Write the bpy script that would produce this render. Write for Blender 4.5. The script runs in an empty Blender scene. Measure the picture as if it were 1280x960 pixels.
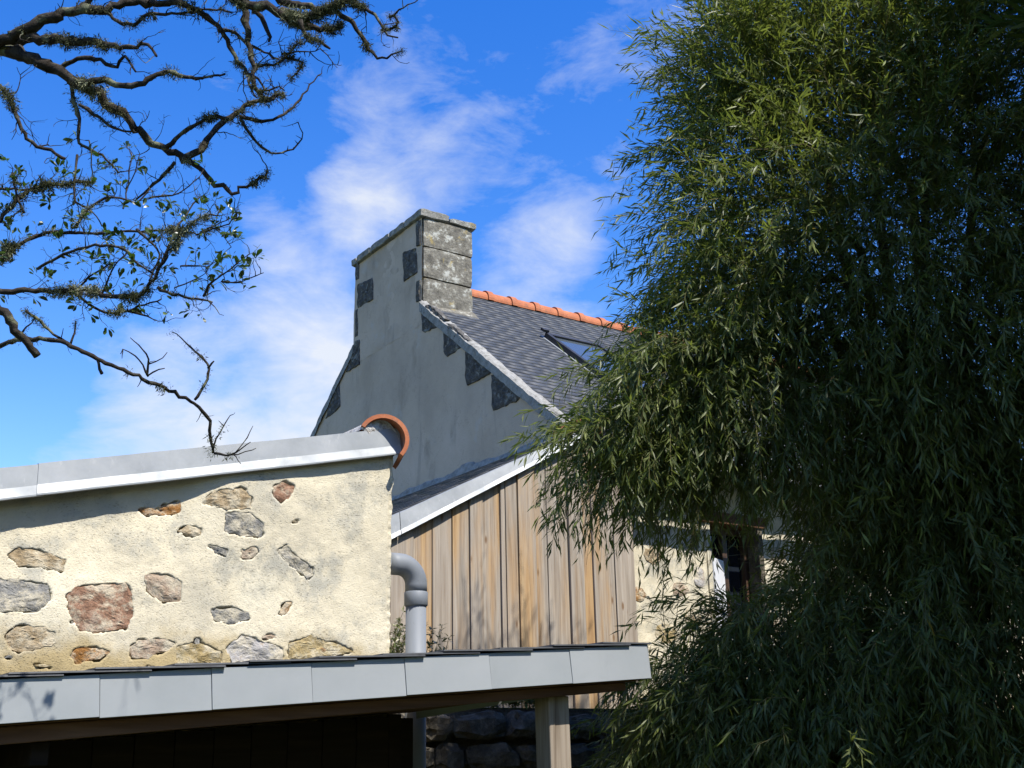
import bpy, math, random
import numpy as np
from mathutils import Vector, noise as mn, Matrix

S = bpy.context.scene
COL = S.collection
rnd = random.Random(7)
rng = np.random.default_rng(7)

# ------------------------------------------------------------------ camera
F_PX = 1480.0
PITCH, ROLL, YAW = math.radians(17.6), math.radians(1.2), math.radians(34.6)
EYE = np.array([0.0, 0.0, 1.6])
_h = np.array([math.sin(YAW), math.cos(YAW), 0.0])
_r0 = np.array([math.cos(YAW), -math.sin(YAW), 0.0])
_z = np.array([0.0, 0.0, 1.0])
FWD = _h * math.cos(PITCH) + _z * math.sin(PITCH)
_u0 = -_h * math.sin(PITCH) + _z * math.cos(PITCH)
RGT = math.cos(ROLL) * _r0 - math.sin(ROLL) * _u0
UPV = math.sin(ROLL) * _r0 + math.cos(ROLL) * _u0
cd = bpy.data.cameras.new('camera')
cd.sensor_fit = 'HORIZONTAL'
cd.sensor_width = 36.0
cd.lens = 36.0 * F_PX / 1280.0
cd.clip_start = 0.05
cd.clip_end = 5000.0
cam = bpy.data.objects.new('camera', cd)
COL.objects.link(cam)
m3 = Matrix((RGT, UPV, -FWD)).transposed()
cam.matrix_world = Matrix.Translation(Vector(EYE)) @ m3.to_4x4()
S.camera = cam


def ray(u, v):
    return FWD + (u - 640) / F_PX * RGT - (v - 480) / F_PX * UPV


def at(u, v, ax, val):
    d = ray(u, v)
    i = 'xyz'.index(ax)
    return EYE + d * ((val - EYE[i]) / d[i])


def far(u, v, dist):
    d = ray(u, v)
    return EYE + d * (dist / float(d @ _h))


# ------------------------------------------------------------------ light
SUN_DIR = Vector((0.12, -0.54, 0.833)).normalized()      # towards the sun
EXPOSURE = 0.80
SKY_STRENGTH = 0.089
sl = bpy.data.lights.new('sun', 'SUN')
sl.energy = 5.0
sl.angle = math.radians(0.5)
sl.color = (1.0, 0.955, 0.88)
sun = bpy.data.objects.new('sun', sl)
COL.objects.link(sun)
sun.rotation_euler = SUN_DIR.to_track_quat('Z', 'Y').to_euler()
sun.location = (6, -6, 12)

W = bpy.data.worlds.new('World')
S.world = W
W.use_nodes = True
nt = W.node_tree
nt.nodes.clear()


def wn(kind, **kw):
    n = nt.nodes.new(kind)
    for k, v in kw.items():
        setattr(n, k, v)
    return n


def wmath(op, a, b=None, c=None, clamp=False):
    n = nt.nodes.new('ShaderNodeMath')
    n.operation = op
    n.use_clamp = clamp
    for i, x in enumerate((a, b, c)):
        if x is None:
            continue
        if hasattr(x, 'is_linked') or hasattr(x, 'links'):
            nt.links.new(x, n.inputs[i])
        else:
            n.inputs[i].default_value = x
    return n.outputs[0]


out = wn('ShaderNodeOutputWorld')
bg = wn('ShaderNodeBackground')
bg.inputs['Strength'].default_value = SKY_STRENGTH
sky = wn('ShaderNodeTexSky')
sky.sky_type = 'NISHITA'
sky.sun_disc = False
sky.sun_elevation = math.asin(SUN_DIR.z)
sky.sun_rotation = math.atan2(SUN_DIR.x, SUN_DIR.y)
sky.air_density = 1.3
sky.dust_density = 0.3
sky.ozone_density = 2.5
hs = wn('ShaderNodeHueSaturation')
hs.inputs['Hue'].default_value = 0.520
hs.inputs['Saturation'].default_value = 1.45
hs.inputs['Value'].default_value = 1.56
nt.links.new(sky.outputs[0], hs.inputs['Color'])
tc = wn('ShaderNodeTexCoord')
nrm = wn('ShaderNodeVectorMath', operation='NORMALIZE')
nt.links.new(tc.outputs['Generated'], nrm.inputs[0])
sep = wn('ShaderNodeSeparateXYZ')
nt.links.new(nrm.outputs[0], sep.inputs[0])
zz = wmath('ADD', wmath('MAXIMUM', sep.outputs['Z'], 0.0), 0.22)
cmb = wn('ShaderNodeCombineXYZ')
nt.links.new(sep.outputs['X'], cmb.inputs[0])
nt.links.new(sep.outputs['Y'], cmb.inputs[1])
nt.links.new(wmath('MULTIPLY', sep.outputs['Z'], 2.3), cmb.inputs[2])


def wnoise(scale, detail, rough, off, dist=0.0, stretch=(1, 1, 1)):
    mp = wn('ShaderNodeMapping')
    mp.inputs['Location'].default_value = off
    mp.inputs['Rotation'].default_value = (0, 0, math.radians(-34))
    mp.inputs['Scale'].default_value = stretch
    nt.links.new(cmb.outputs[0], mp.inputs[0])
    n = wn('ShaderNodeTexNoise')
    n.inputs['Scale'].default_value = scale
    n.inputs['Detail'].default_value = detail
    n.inputs['Roughness'].default_value = rough
    n.inputs['Distortion'].default_value = dist
    nt.links.new(mp.outputs[0], n.inputs['Vector'])
    return n.outputs[0]


def lobe(u, v, rad_px, amp):
    d = ray(u, v)
    d = d / np.linalg.norm(d)
    vm = wn('ShaderNodeVectorMath', operation='DOT_PRODUCT')
    nt.links.new(nrm.outputs[0], vm.inputs[0])
    vm.inputs[1].default_value = tuple(d)
    k = math.cos(rad_px / F_PX)
    t = wmath('DIVIDE', wmath('SUBTRACT', vm.outputs['Value'], k), 1 - k, clamp=True)
    t = wmath('POWER', t, 1.2)
    return wmath('MULTIPLY', t, amp)


n_big = wnoise(3.6, 9, 0.58, (5.4, 2.2, 1.7), 0.35)
n_fine = wnoise(11.0, 8, 0.62, (1.1, 8.7, 3.1), 0.35)
dens = wmath('ADD', wmath('MULTIPLY', n_big, 0.70), wmath('MULTIPLY', n_fine, 0.52))
dens = wmath('SUBTRACT', dens, 0.675)
for L in [(305, 500, 205, .34), (185, 600, 150, .26), (390, 370, 110, .12), (450, 540, 170, .22), (445, 243, 75, .20),
          (330, 283, 70, .20), (700, 110, 260, .09), (560, 60, 200, .03), (500, 190, 110, .08), (680, 340, 110, .26),
          (735, 250, 90, .08), (860, 60, 150, .08), (60, 330, 330, -.10), (150, 120, 260, -.12), (600, 240, 90, -.10)]:
    dens = wmath('ADD', dens, lobe(*L))
cov = wmath('MULTIPLY', wmath('ADD', dens, -0.01), 2.9, clamp=True)
cov = wmath('MULTIPLY', cov, 0.93)
mixc = wn('ShaderNodeMix', data_type='RGBA')
nt.links.new(cov, mixc.inputs['Factor'])
nt.links.new(hs.outputs[0], mixc.inputs['A'])
mixc.inputs['B'].default_value = (5.5, 5.8, 6.3, 1)
nt.links.new(mixc.outputs['Result'], bg.inputs['Color'])
nt.links.new(bg.outputs[0], out.inputs['Surface'])

vs = S.view_settings
vs.view_transform = 'Standard'
vs.look = 'None'
vs.gamma = 1.0
vs.use_curve_mapping = False
vs.exposure = EXPOSURE
S.render.engine = 'CYCLES'


# ------------------------------------------------------------------ material helpers
def ramp(t, fac, stops):
    n = t.nodes.new('ShaderNodeValToRGB')
    e = n.color_ramp.elements
    while len(e) < len(stops):
        e.new(0.5)
    for i, (p, c) in enumerate(stops):
        e[i].position = p
        e[i].color = (*c, 1) if len(c) == 3 else c
    t.links.new(fac, n.inputs[0])
    return n.outputs[0]


class MT:
    """small node-material builder"""

    def __init__(self, name, rough=0.8, spec=0.3, metallic=0.0):
        self.m = bpy.data.materials.new(name)
        self.m.use_nodes = True
        self.t = self.m.node_tree
        self.b = self.t.nodes['Principled BSDF']
        self.b.inputs['Roughness'].default_value = rough
        self.b.inputs['Specular IOR Level'].default_value = spec
        self.b.inputs['Metallic'].default_value = metallic
        tcn = self.t.nodes.new('ShaderNodeTexCoord')
        self.oi = self.t.nodes.new('ShaderNodeObjectInfo')
        add = self.t.nodes.new('ShaderNodeVectorMath')
        add.operation = 'MULTIPLY_ADD'
        cx = self.t.nodes.new('ShaderNodeCombineXYZ')
        for i in range(3):
            self.t.links.new(self.oi.outputs['Random'], cx.inputs[i])
        self.t.links.new(cx.outputs[0], add.inputs[0])
        add.inputs[1].default_value = (13.1, 7.7, 5.3)
        self.t.links.new(tcn.outputs['Object'], add.inputs[2])
        self.co = add.outputs[0]
        self.raw = tcn.outputs['Object']
        self.rand = self.oi.outputs['Random']

    def noise(self, scale, detail=6, rough=.6, stretch=(1, 1, 1), dist=0, raw=False):
        mp = self.t.nodes.new('ShaderNodeMapping')
        mp.inputs['Scale'].default_value = stretch
        self.t.links.new(self.raw if raw else self.co, mp.inputs[0])
        n = self.t.nodes.new('ShaderNodeTexNoise')
        n.inputs['Scale'].default_value = scale
        n.inputs['Detail'].default_value = detail
        n.inputs['Roughness'].default_value = rough
        n.inputs['Distortion'].default_value = dist
        self.t.links.new(mp.outputs[0], n.inputs['Vector'])
        return n.outputs[0]

    def voro(self, scale, stretch=(1, 1, 1), feature='F1'):
        mp = self.t.nodes.new('ShaderNodeMapping')
        mp.inputs['Scale'].default_value = stretch
        self.t.links.new(self.co, mp.inputs[0])
        n = self.t.nodes.new('ShaderNodeTexVoronoi')
        n.feature = feature
        n.inputs['Scale'].default_value = scale
        self.t.links.new(mp.outputs[0], n.inputs['Vector'])
        return n.outputs['Distance']

    def ramp(self, fac, stops):
        return ramp(self.t, fac, stops)

    def mix(self, fac, a, b, blend='MIX'):
        n = self.t.nodes.new('ShaderNodeMix')
        n.data_type = 'RGBA'
        n.blend_type = blend
        for sock, x in ((n.inputs['Factor'], fac), (n.inputs['A'], a), (n.inputs['B'], b)):
            if hasattr(x, 'links'):
                self.t.links.new(x, sock)
            elif isinstance(x, tuple):
                sock.default_value = (*x, 1)
            else:
                sock.default_value = x
        return n.outputs['Result']

    def math(self, op, a, b=0.0, clamp=False):
        n = self.t.nodes.new('ShaderNodeMath')
        n.operation = op
        n.use_clamp = clamp
        for i, x in enumerate((a, b)):
            if hasattr(x, 'links'):
                self.t.links.new(x, n.inputs[i])
            else:
                n.inputs[i].default_value = x
        return n.outputs[0]

    def step(self, fac, lo, hi):
        n = self.t.nodes.new('ShaderNodeMapRange')
        n.interpolation_type = 'SMOOTHSTEP'
        self.t.links.new(fac, n.inputs['Value'])
        n.inputs['From Min'].default_value = lo
        n.inputs['From Max'].default_value = hi
        return n.outputs[0]

    def color(self, c):
        f = ALB.get(self.m.name, 1.0)
        if f != 1.0:
            c = self.mix(1.0, c, (f, f, f), 'MULTIPLY')
        if hasattr(c, 'links'):
            self.t.links.new(c, self.b.inputs['Base Color'])
        else:
            self.b.inputs['Base Color'].default_value = (*c, 1)
        return self

    def bump(self, h, strength=.5, dist=.01):
        n = self.t.nodes.new('ShaderNodeBump')
        n.inputs['Strength'].default_value = strength
        n.inputs['Distance'].default_value = dist
        self.t.links.new(h, n.inputs['Height'])
        self.t.links.new(n.outputs[0], self.b.inputs['Normal'])
        return self

    def rough(self, s):
        self.t.links.new(s, self.b.inputs['Roughness'])
        return self


M = {}
ALB = dict(lime_render=.74, larch=.69, fibre_cement=.74, zinc=.74, slate=.66, cement_render=.88, terracotta=.7, pvc=.74, post_wood=.8, mortar=.62, stone_red=.76, stone_grey=.76,
           stone_tan=.76, stone_pink=.76, stone_rust=.76, stone_ochre=.76, stone_pale=.76, stone_chimney=.8, stone_cap=.8, willow_leaf=.78, small_leaf=.8, lichen=.85, white_paint=.8)


def make_materials():
    # cream lime render
    k = MT('lime_render', .95, .1)
    base = k.ramp(k.noise(2.2, 5, .6), [(.32, (.58, .53, .41)), (.5, (.76, .68, .50)), (.72, (.83, .76, .58))])
    base = k.mix(k.step(k.noise(4, 7, .68), .47, .66), base, (.50, .475, .39))
    # ochre damp band low on the wall
    sepz = k.t.nodes.new('ShaderNodeSeparateXYZ')
    k.t.links.new(k.raw, sepz.inputs[0])
    low = k.step(k.math('SUBTRACT', k.math('MULTIPLY', k.noise(5, 5, .6), .45), sepz.outputs['Z']), -1.97, -1.80)
    base = k.mix(k.math('MULTIPLY', low, .8), base, (.42, .31, .13))
    pits = k.step(k.noise(95, 3, .6, (1, 1, 1.6)), .58, .66)
    patch = k.step(k.noise(4, 4, .5), .42, .62)
    base = k.mix(k.math('MULTIPLY', k.math('MULTIPLY', pits, patch), .5), base, (.16, .13, .08))
    k.color(base)
    hgt = k.math('SUBTRACT', k.math('ADD', k.math('MULTIPLY', k.noise(24, 8, .7), .8), k.math('MULTIPLY', k.noise(150, 4, .6), .8)), pits)
    k.bump(hgt, .55, .006)
    M['cream'] = k.m
    # grey cement render of the gable
    k = MT('cement_render', .95, .1)
    base = k.ramp(k.noise(1.1, 6, .62), [(.3, (.43, .35, .265)), (.55, (.54, .44, .335)), (.75, (.62, .505, .395))])
    st = k.step(k.noise(2.4, 6, .6, (1, 1, .45)), .56, .74)
    base = k.mix(k.math('MULTIPLY', st, .6), base, (.25, .205, .15))
    run = k.step(k.noise(7, 5, .6, (1, 1, .10), .4), .57, .70)
    base = k.mix(k.math('MULTIPLY', run, .35), base, (.26, .23, .19))
    crack = k.math('ABSOLUTE', k.math('SUBTRACT', k.noise(1.6, 5, .62), .5))
    base = k.mix(k.math('MULTIPLY', k.math('SUBTRACT', 1.0, k.step(crack, .0, .005)), .22), base, (.13, .115, .095))
    base = k.mix(k.math('MULTIPLY', k.step(k.noise(17, 4, .6), .62, .75), .3), base, (.22, .22, .20))
    base = k.mix(k.math('MULTIPLY', k.step(k.noise(3.3, 5, .6), .60, .70), .3), base, (.5, .49, .46))
    k.color(base).bump(k.math('ADD', k.noise(9, 6, .6), k.math('MULTIPLY', k.noise(60, 4, .6), .4)), .35, .02)
    M['cement'] = k.m

    def stone(name, c1, c2, c3, scale=16, bump=.8, bd=.02, lichen=0.0):
        k = MT(name, .92, .15)
        b = k.ramp(k.noise(scale, 8, .7), [(.28, c1), (.5, c2), (.74, c3)])
        b = k.mix(k.math('MULTIPLY', k.step(k.noise(scale * 6, 4, .7), .56, .68), .5), b, tuple(x * .35 for x in c1))
        if lichen:
            b = k.mix(k.math('MULTIPLY', k.step(k.noise(11, 5, .6), .56, .66), lichen), b, (.50, .50, .44))
            b = k.mix(k.math('MULTIPLY', k.step(k.noise(7, 5, .6, (1.3, 1, 1)), .60, .68), lichen * .7), b, (.40, .30, .10))
        k.color(b).bump(k.math('ADD', k.noise(scale * 1.2, 8, .72), k.math('MULTIPLY', k.noise(scale * 5, 4, .6), .35)), bump, bd)
        M[name] = k.m

    def smear(name):
        m_ = M[name]
        k = MT.__new__(MT)
        k.m, k.t = m_, m_.node_tree
        k.b = k.t.nodes['Principled BSDF']
        tcn = k.t.nodes.new('ShaderNodeTexCoord')
        k.co = k.raw = tcn.outputs['Object']
        src = k.b.inputs['Base Color'].links[0].from_socket
        f = k.math('MULTIPLY', k.step(k.noise(10, 8, .72), .44, .60), .8)
        k.t.links.new(k.mix(f, src, (.48, .43, .32)), k.b.inputs['Base Color'])

    stone('stone_red', (.16, .095, .065), (.34, .19, .12), (.44, .33, .25))
    stone('stone_grey', (.14, .14, .135), (.26, .255, .24), (.40, .39, .35))
    stone('stone_tan', (.24, .17, .09), (.44, .34, .21), (.56, .49, .36))
    stone('stone_pink', (.28, .19, .125), (.44, .34, .25), (.50, .45, .36))
    stone('stone_rust', (.14, .06, .02), (.36, .17, .05), (.42, .27, .12))
    stone('stone_ochre', (.30, .22, .09), (.44, .34, .17), (.50, .44, .28))
    stone('stone_pale', (.40, .24, .09), (.48, .46, .44), (.30, .29, .27), 9)
    stone('stone_dark', (.040, .038, .035), (.085, .080, .072), (.19, .18, .165), 18, .9, .02, .3)
    stone('stone_chimney', (.06, .057, .048), (.20, .185, .15), (.40, .38, .31), 11, .8, .02, .85)
    stone('stone_cap', (.12, .115, .10), (.28, .27, .235), (.42, .41, .37), 12, .8, .02, .7)
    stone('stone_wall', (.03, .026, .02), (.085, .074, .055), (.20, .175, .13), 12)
    stone('mortar', (.20, .19, .16), (.42, .41, .37), (.58, .57, .53), 14, .8, .015)
    stone('soil', (.03, .022, .014), (.06, .045, .03), (.10, .08, .055), 6)
    stone('fill', (.10, .075, .05), (.42, .40, .37), (.62, .61, .58), 26, .9, .02)
    for nm in ('stone_red', 'stone_grey', 'stone_tan', 'stone_pink', 'stone_ochre', 'stone_pale', 'stone_rust'):
        smear(nm)
    # slate
    k = MT('slate', .62, .3)
    b = k.ramp(k.noise(3.0, 5, .6), [(.3, (.066, .073, .084)), (.7, (.095, .103, .115))])
    b = k.mix(k.math('MULTIPLY', k.step(k.noise(9, 5, .6, (1, .3, .3)), .55, .75), .3), b, (.12, .13, .14))
    at_ = k.t.nodes.new('ShaderNodeAttribute')
    at_.attribute_name = 'tone'
    b = k.mix(1.0, b, at_.outputs['Color'], 'MULTIPLY')
    k.color(b).bump(k.noise(45, 5, .6), .25, .005)
    M['slate_roof'] = k.m
    k = MT('slate_piece', .55, .35)
    b = k.ramp(k.noise(14, 5, .6), [(.3, (.018, .020, .024)), (.7, (.045, .049, .055))])
    k.color(b).bump(k.noise(40, 5, .6), .3, .004)
    M['slate'] = k.m
    k = MT('fibre_cement', .62, .3)
    b = k.ramp(k.noise(2.6, 5, .6), [(.3, (.30, .325, .335)), (.7, (.36, .38, .39))])
    b = k.mix(k.math('MULTIPLY', k.step(k.noise(7, 6, .7, (1, 1, .35)), .58, .76), .30), b, (.26, .275, .28))
    k.color(b).bump(k.noise(70, 3, .5), .06, .002)
    M['panel'] = k.m
    # zinc
    k = MT('zinc', .5, .4, .25)
    b = k.ramp(k.noise(4.5, 7, .66), [(.3, (.27, .29, .30)), (.55, (.34, .36, .37)), (.75, (.40, .415, .42))])
    b = k.mix(k.math('MULTIPLY', k.step(k.noise(26, 5, .7, (1, 1, .4)), .57, .72), .5), b, (.48, .49, .49))
    b = k.mix(k.math('MULTIPLY', k.step(k.noise(2.5, 5, .6), .58, .72), .4), b, (.22, .235, .245))
    k.color(b).bump(k.noise(7, 4, .5), .12, .01)
    k.rough(k.ramp(k.noise(8, 4, .6), [(.3, (.45,) * 3), (.7, (.65,) * 3)]))
    M['zinc'] = k.m
    # terracotta
    k = MT('terracotta', .75, .25)
    b = k.ramp(k.noise(7, 6, .65), [(.3, (.36, .11, .05)), (.55, (.54, .18, .075)), (.8, (.62, .27, .14))])
    b = k.mix(k.math('MULTIPLY', k.step(k.noise(23, 5, .7), .53, .66), .6), b, (.23, .13, .09))
    k.color(b).bump(k.noise(50, 4, .6), .2, .004)
    M['terracotta'] = k.m
    # weathered larch
    k = MT('larch', .78, .2)
    g = k.noise(26, 6, .62, (1, 1, .045), .6)
    gf = k.noise(110, 4, .6, (1, 1, .02), .3)
    b = k.ramp(g, [(.28, (.30, .17, .075)), (.48, (.52, .335, .165)), (.72, (.66, .47, .26))])
    weather = k.math('ADD', k.math('MULTIPLY', k.noise(3.2, 4, .55, (2.2, 2.2, .25)), 1.0), k.math('MULTIPLY', k.rand, .30))
    b = k.mix(k.step(weather, .40, .70), b, k.ramp(g, [(.3, (.29, .25, .20)), (.7, (.55, .49, .41))]))
    kn = k.voro(2.7, (3.2, 3.2, 1.15))
    b = k.mix(k.math('MULTIPLY', k.math('SUBTRACT', 1.0, k.step(kn, .05, .15)), .9), b, (.20, .105, .045))
    b = k.mix(k.math('MULTIPLY', k.step(gf, .54, .68), .55), b, (.24, .16, .09))
    b = k.mix(k.math('MULTIPLY', k.rand, .12), b, (.58, .40, .23))
    k.color(b).bump(k.math('ADD', g, k.math('MULTIPLY', gf, .5)), .35, .006)
    M['larch'] = k.m

    def wood(name, c1, c2, c3):
        k = MT(name, .8, .2)
        g = k.noise(22, 6, .6, (.06, 1, 1), .5)
        b = k.ramp(g, [(.28, c1), (.5, c2), (.74, c3)])
        k.color(b).bump(g, .3, .006)
        M[name] = k.m
    wood('brown_wood', (.05, .024, .012), (.10, .048, .023), (.16, .085, .045))
    wood('dark_shade_wood', (.008, .005, .003), (.014, .009, .006), (.026, .017, .011))  # near black: shade under the shelter is put into this colour
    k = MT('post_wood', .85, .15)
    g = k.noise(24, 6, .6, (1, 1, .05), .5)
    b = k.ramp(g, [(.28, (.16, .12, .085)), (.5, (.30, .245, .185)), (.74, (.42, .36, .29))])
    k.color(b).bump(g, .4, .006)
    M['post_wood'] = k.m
    # grey plastic pipe
    k = MT('pvc', .55, .3)
    b = k.ramp(k.noise(6, 5, .6, (1, 1, .3)), [(.3, (.19, .21, .235)), (.7, (.245, .265, .29))])
    b = k.mix(k.math('MULTIPLY', k.step(k.noise(30, 5, .7), .56, .70), .4), b, (.15, .155, .155))
    k.color(b)
    M['pvc'] = k.m
    # bark, lichen, leaves
    k = MT('bark', .9, .15)
    b = k.ramp(k.noise(30, 7, .7), [(.3, (.014, .011, .008)), (.55, (.040, .033, .026)), (.8, (.12, .11, .09))])
    b = k.mix(k.math('MULTIPLY', k.step(k.noise(13, 5, .6), .55, .66), .8), b, (.17, .18, .11))
    k.color(b).bump(k.noise(45, 6, .7), .9, .01)
    M['bark'] = k.m
    k = MT('willow_bark', .9, .15)
    b = k.ramp(k.noise(18, 7, .7, (1, 1, .3)), [(.3, (.03, .024, .017)), (.7, (.10, .08, .055))])
    k.color(b).bump(k.noise(24, 6, .7, (1, 1, .3)), .9, .02)
    M['willow_bark'] = k.m

    def leaf(name, stops, back, rough, transl, tcol, spec=.45):
        k = MT(name, rough, spec)
        a = k.t.nodes.new('ShaderNodeAttribute')
        a.attribute_name = 'tone'
        sx = k.t.nodes.new('ShaderNodeSeparateColor')
        k.t.links.new(a.outputs['Color'], sx.inputs[0])
        c = k.ramp(sx.outputs[0], stops)
        geo = k.t.nodes.new('ShaderNodeNewGeometry')
        if back:
            c = k.mix(geo.outputs['Backfacing'], c, back)
        k.color(c)
        if transl:
            tr = k.t.nodes.new('ShaderNodeBsdfTranslucent')
            tr.inputs['Color'].default_value = (*tcol, 1)
            mx = k.t.nodes.new('ShaderNodeMixShader')
            mx.inputs[0].default_value = transl
            k.t.links.new(k.b.outputs[0], mx.inputs[1])
            k.t.links.new(tr.outputs[0], mx.inputs[2])
            k.t.links.new(mx.outputs[0], k.t.nodes['Material Output'].inputs['Surface'])
        M[name] = k.m
    leaf('willow_leaf', [(0, (.018, .028, .004)), (.40, (.072, .105, .018)), (.75, (.18, .215, .048)), (.95, (.28, .31, .090)), (1, (.24, .16, .02))],
         (.115, .135, .045), .42, .28, (.24, .30, .045), .2)
    leaf('small_leaf', [(0, (.012, .024, .008)), (.6, (.025, .050, .013)), (1, (.075, .12, .025))], None, .35, .2, (.10, .2, .02))
    leaf('lichen', [(0, (.032, .038, .018)), (.5, (.10, .11, .055)), (1, (.27, .28, .17))], None, .9, .12, (.2, .2, .1), .1)
    leaf('weed', [(0, (.06, .09, .022)), (.7, (.14, .16, .05)), (.85, (.30, .27, .14)), (1, (.55, .53, .42))], None, .7, .15, (.2, .25, .08), .2)
    k = MT('twig', .7, .25)
    k.color(k.ramp(k.noise(9, 3), [(.3, (.07, .06, .02)), (.7, (.15, .13, .045))]))
    M['twig'] = k.m
    # glazing
    k = MT('glass', .04, .8)
    k.color((.06, .075, .085))
    M['glass'] = k.m
    k = MT('window_glass', .06, .6)
    k.color((.012, .016, .024))
    M['window_glass'] = k.m
    k = MT('dark_frame', .5, .4)
    k.color(k.ramp(k.noise(12, 4), [(.3, (.012, .013, .015)), (.7, (.03, .03, .032))]))
    M['dark_frame'] = k.m
    k = MT('brown_frame', .5, .4)
    k.color(k.ramp(k.noise(16, 5, .6, (1, 1, .1)), [(.3, (.035, .018, .010)), (.7, (.085, .045, .025))]))
    M['brown_frame'] = k.m
    k = MT('white_paint', .55, .3)
    k.color(k.ramp(k.noise(6, 4), [(.3, (.66, .67, .70)), (.7, (.78, .78, .79))]))
    M['white'] = k.m
    k = MT('ground', .95, .1)
    b = k.ramp(k.noise(.8, 7, .65), [(.3, (.035, .05, .018)), (.55, (.06, .075, .028)), (.75, (.10, .085, .05))])
    k.color(b).bump(k.noise(14, 6, .7), .8, .05)
    M['ground'] = k.m


make_materials()


# ------------------------------------------------------------------ mesh helpers
def link(name, me, mat=None, parent=None):
    o = bpy.data.objects.new(name, me)
    COL.objects.link(o)
    if mat:
        me.materials.append(M[mat])
    if parent:
        o.parent = parent
    return o


def mesh(name, verts, faces, mat, parent=None, smooth=False):
    me = bpy.data.meshes.new(name)
    me.from_pydata([tuple(v) for v in verts], [], [tuple(f) for f in faces])
    me.update()
    if smooth:
        me.polygons.foreach_set('use_smooth', [True] * len(me.polygons))
    return link(name, me, mat, parent)


def npmesh(name, verts, faces, mat, parent=None, smooth=False, tone=None):
    """verts (n,3), faces (m,k) of a constant k; tone: per-vertex value"""
    verts = np.asarray(verts, np.float32)
    faces = np.asarray(faces, np.int32)
    me = bpy.data.meshes.new(name)
    me.vertices.add(len(verts))
    me.vertices.foreach_set('co', verts.ravel())
    k = faces.shape[1]
    me.loops.add(faces.size)
    me.loops.foreach_set('vertex_index', faces.ravel())
    me.polygons.add(len(faces))
    me.polygons.foreach_set('loop_start', np.arange(0, faces.size, k, dtype=np.int32))
    me.polygons.foreach_set('loop_total', np.full(len(faces), k, np.int32))
    if smooth:
        me.polygons.foreach_set('use_smooth', np.ones(len(faces), bool))
    me.update(calc_edges=True)
    if tone is not None:
        a = me.color_attributes.new('tone', 'FLOAT_COLOR', 'POINT')
        c = np.ones((len(verts), 4), np.float32)
        c[:, :3] = np.asarray(tone, np.float32)[:, None]
        a.data.foreach_set('color', c.ravel())
    return link(name, me, mat, parent)


def thing(name, loc, label, cat, group=None):
    o = bpy.data.objects.new(name, None)
    COL.objects.link(o)
    o.empty_display_size = .2
    o['label'] = label
    o['category'] = cat
    if group:
        o['group'] = group
    o['_at'] = tuple(loc)
    return o


def tag(o, label, cat, group=None):
    o['label'] = label
    o['category'] = cat
    if group:
        o['group'] = group


BOXF = [(0, 3, 2, 1), (4, 5, 6, 7), (0, 1, 5, 4), (1, 2, 6, 5), (2, 3, 7, 6), (3, 0, 4, 7)]


def hexa(name, bottom, top, mat, parent=None, bevel=0.0):
    """box from 4 bottom and 4 top corners (same winding, counter-clockwise from above)"""
    o = mesh(name, list(bottom) + list(top), BOXF, mat, parent)
    if bevel:
        bv = o.modifiers.new('bevel', 'BEVEL')
        bv.width = bevel
        bv.segments = 2
    return o


def box(name, x0, x1, y0, y1, z0, z1, mat, parent=None, bevel=0.0):
    b = [(x0, y0, z0), (x1, y0, z0), (x1, y1, z0), (x0, y1, z0)]
    t = [(x, y, z1) for x, y, _ in b]
    return hexa(name, b, t, mat, parent, bevel)


def tube_data(pts, rad, sides=8, jit=0.0):
    pts = [Vector(p) for p in pts]
    n = len(pts)
    V, Fc = [], []
    up = Vector((.3, .2, 1)).normalized()
    prev = None
    for i, p in enumerate(pts):
        t = (pts[min(i + 1, n - 1)] - pts[max(i - 1, 0)])
        if t.length < 1e-9:
            t = Vector((0, 0, 1))
        t.normalize()
        if prev is None:
            a = t.cross(up)
            if a.length < 1e-3:
                a = t.cross(Vector((1, 0, 0)))
        else:
            a = prev - t * prev.dot(t)
        a.normalize()
        prev = a
        b = t.cross(a)
        for j in range(sides):
            an = 2 * math.pi * j / sides
            rr = rad[i] * (1 + jit * (rnd.random() - .5) * 2)
            V.append(p + (a * math.cos(an) + b * math.sin(an)) * rr)
    for i in range(n - 1):
        for j in range(sides):
            k = (j + 1) % sides
            Fc.append((i * sides + j, i * sides + k, (i + 1) * sides + k, (i + 1) * sides + j))
    Fc.append(tuple(reversed(range(sides))))
    Fc.append(tuple(range((n - 1) * sides, n * sides)))
    return V, Fc


def tube(name, pts, rad, mat, parent=None, sides=8, jit=0.0, smooth=True):
    if not hasattr(rad, '__len__'):
        rad = [rad] * len(pts)
    V, Fc = tube_data(pts, rad, sides, jit)
    return mesh(name, V, Fc, mat, parent, smooth)


def fbm(x, y, z, octv=4):
    return mn.fractal(Vector((x, y, z)), 1.0, 2.0, octv, noise_basis='PERLIN_ORIGINAL')


def subdivide_poly(poly, seg, jit):
    outp = []
    n = len(poly)
    for i in range(n):
        a, b = np.array(poly[i], float), np.array(poly[(i + 1) % n], float)
        L = np.linalg.norm(b - a)
        k = max(1, int(L / seg))
        nrm_ = np.array([-(b - a)[1], (b - a)[0]]) / max(L, 1e-9)
        for j in range(k):
            q = a + (b - a) * j / k
            outp.append(q + nrm_ * rnd.uniform(-jit, jit) + np.array([rnd.uniform(-jit, jit), rnd.uniform(-jit, jit)]) * .5)
    return outp


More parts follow.
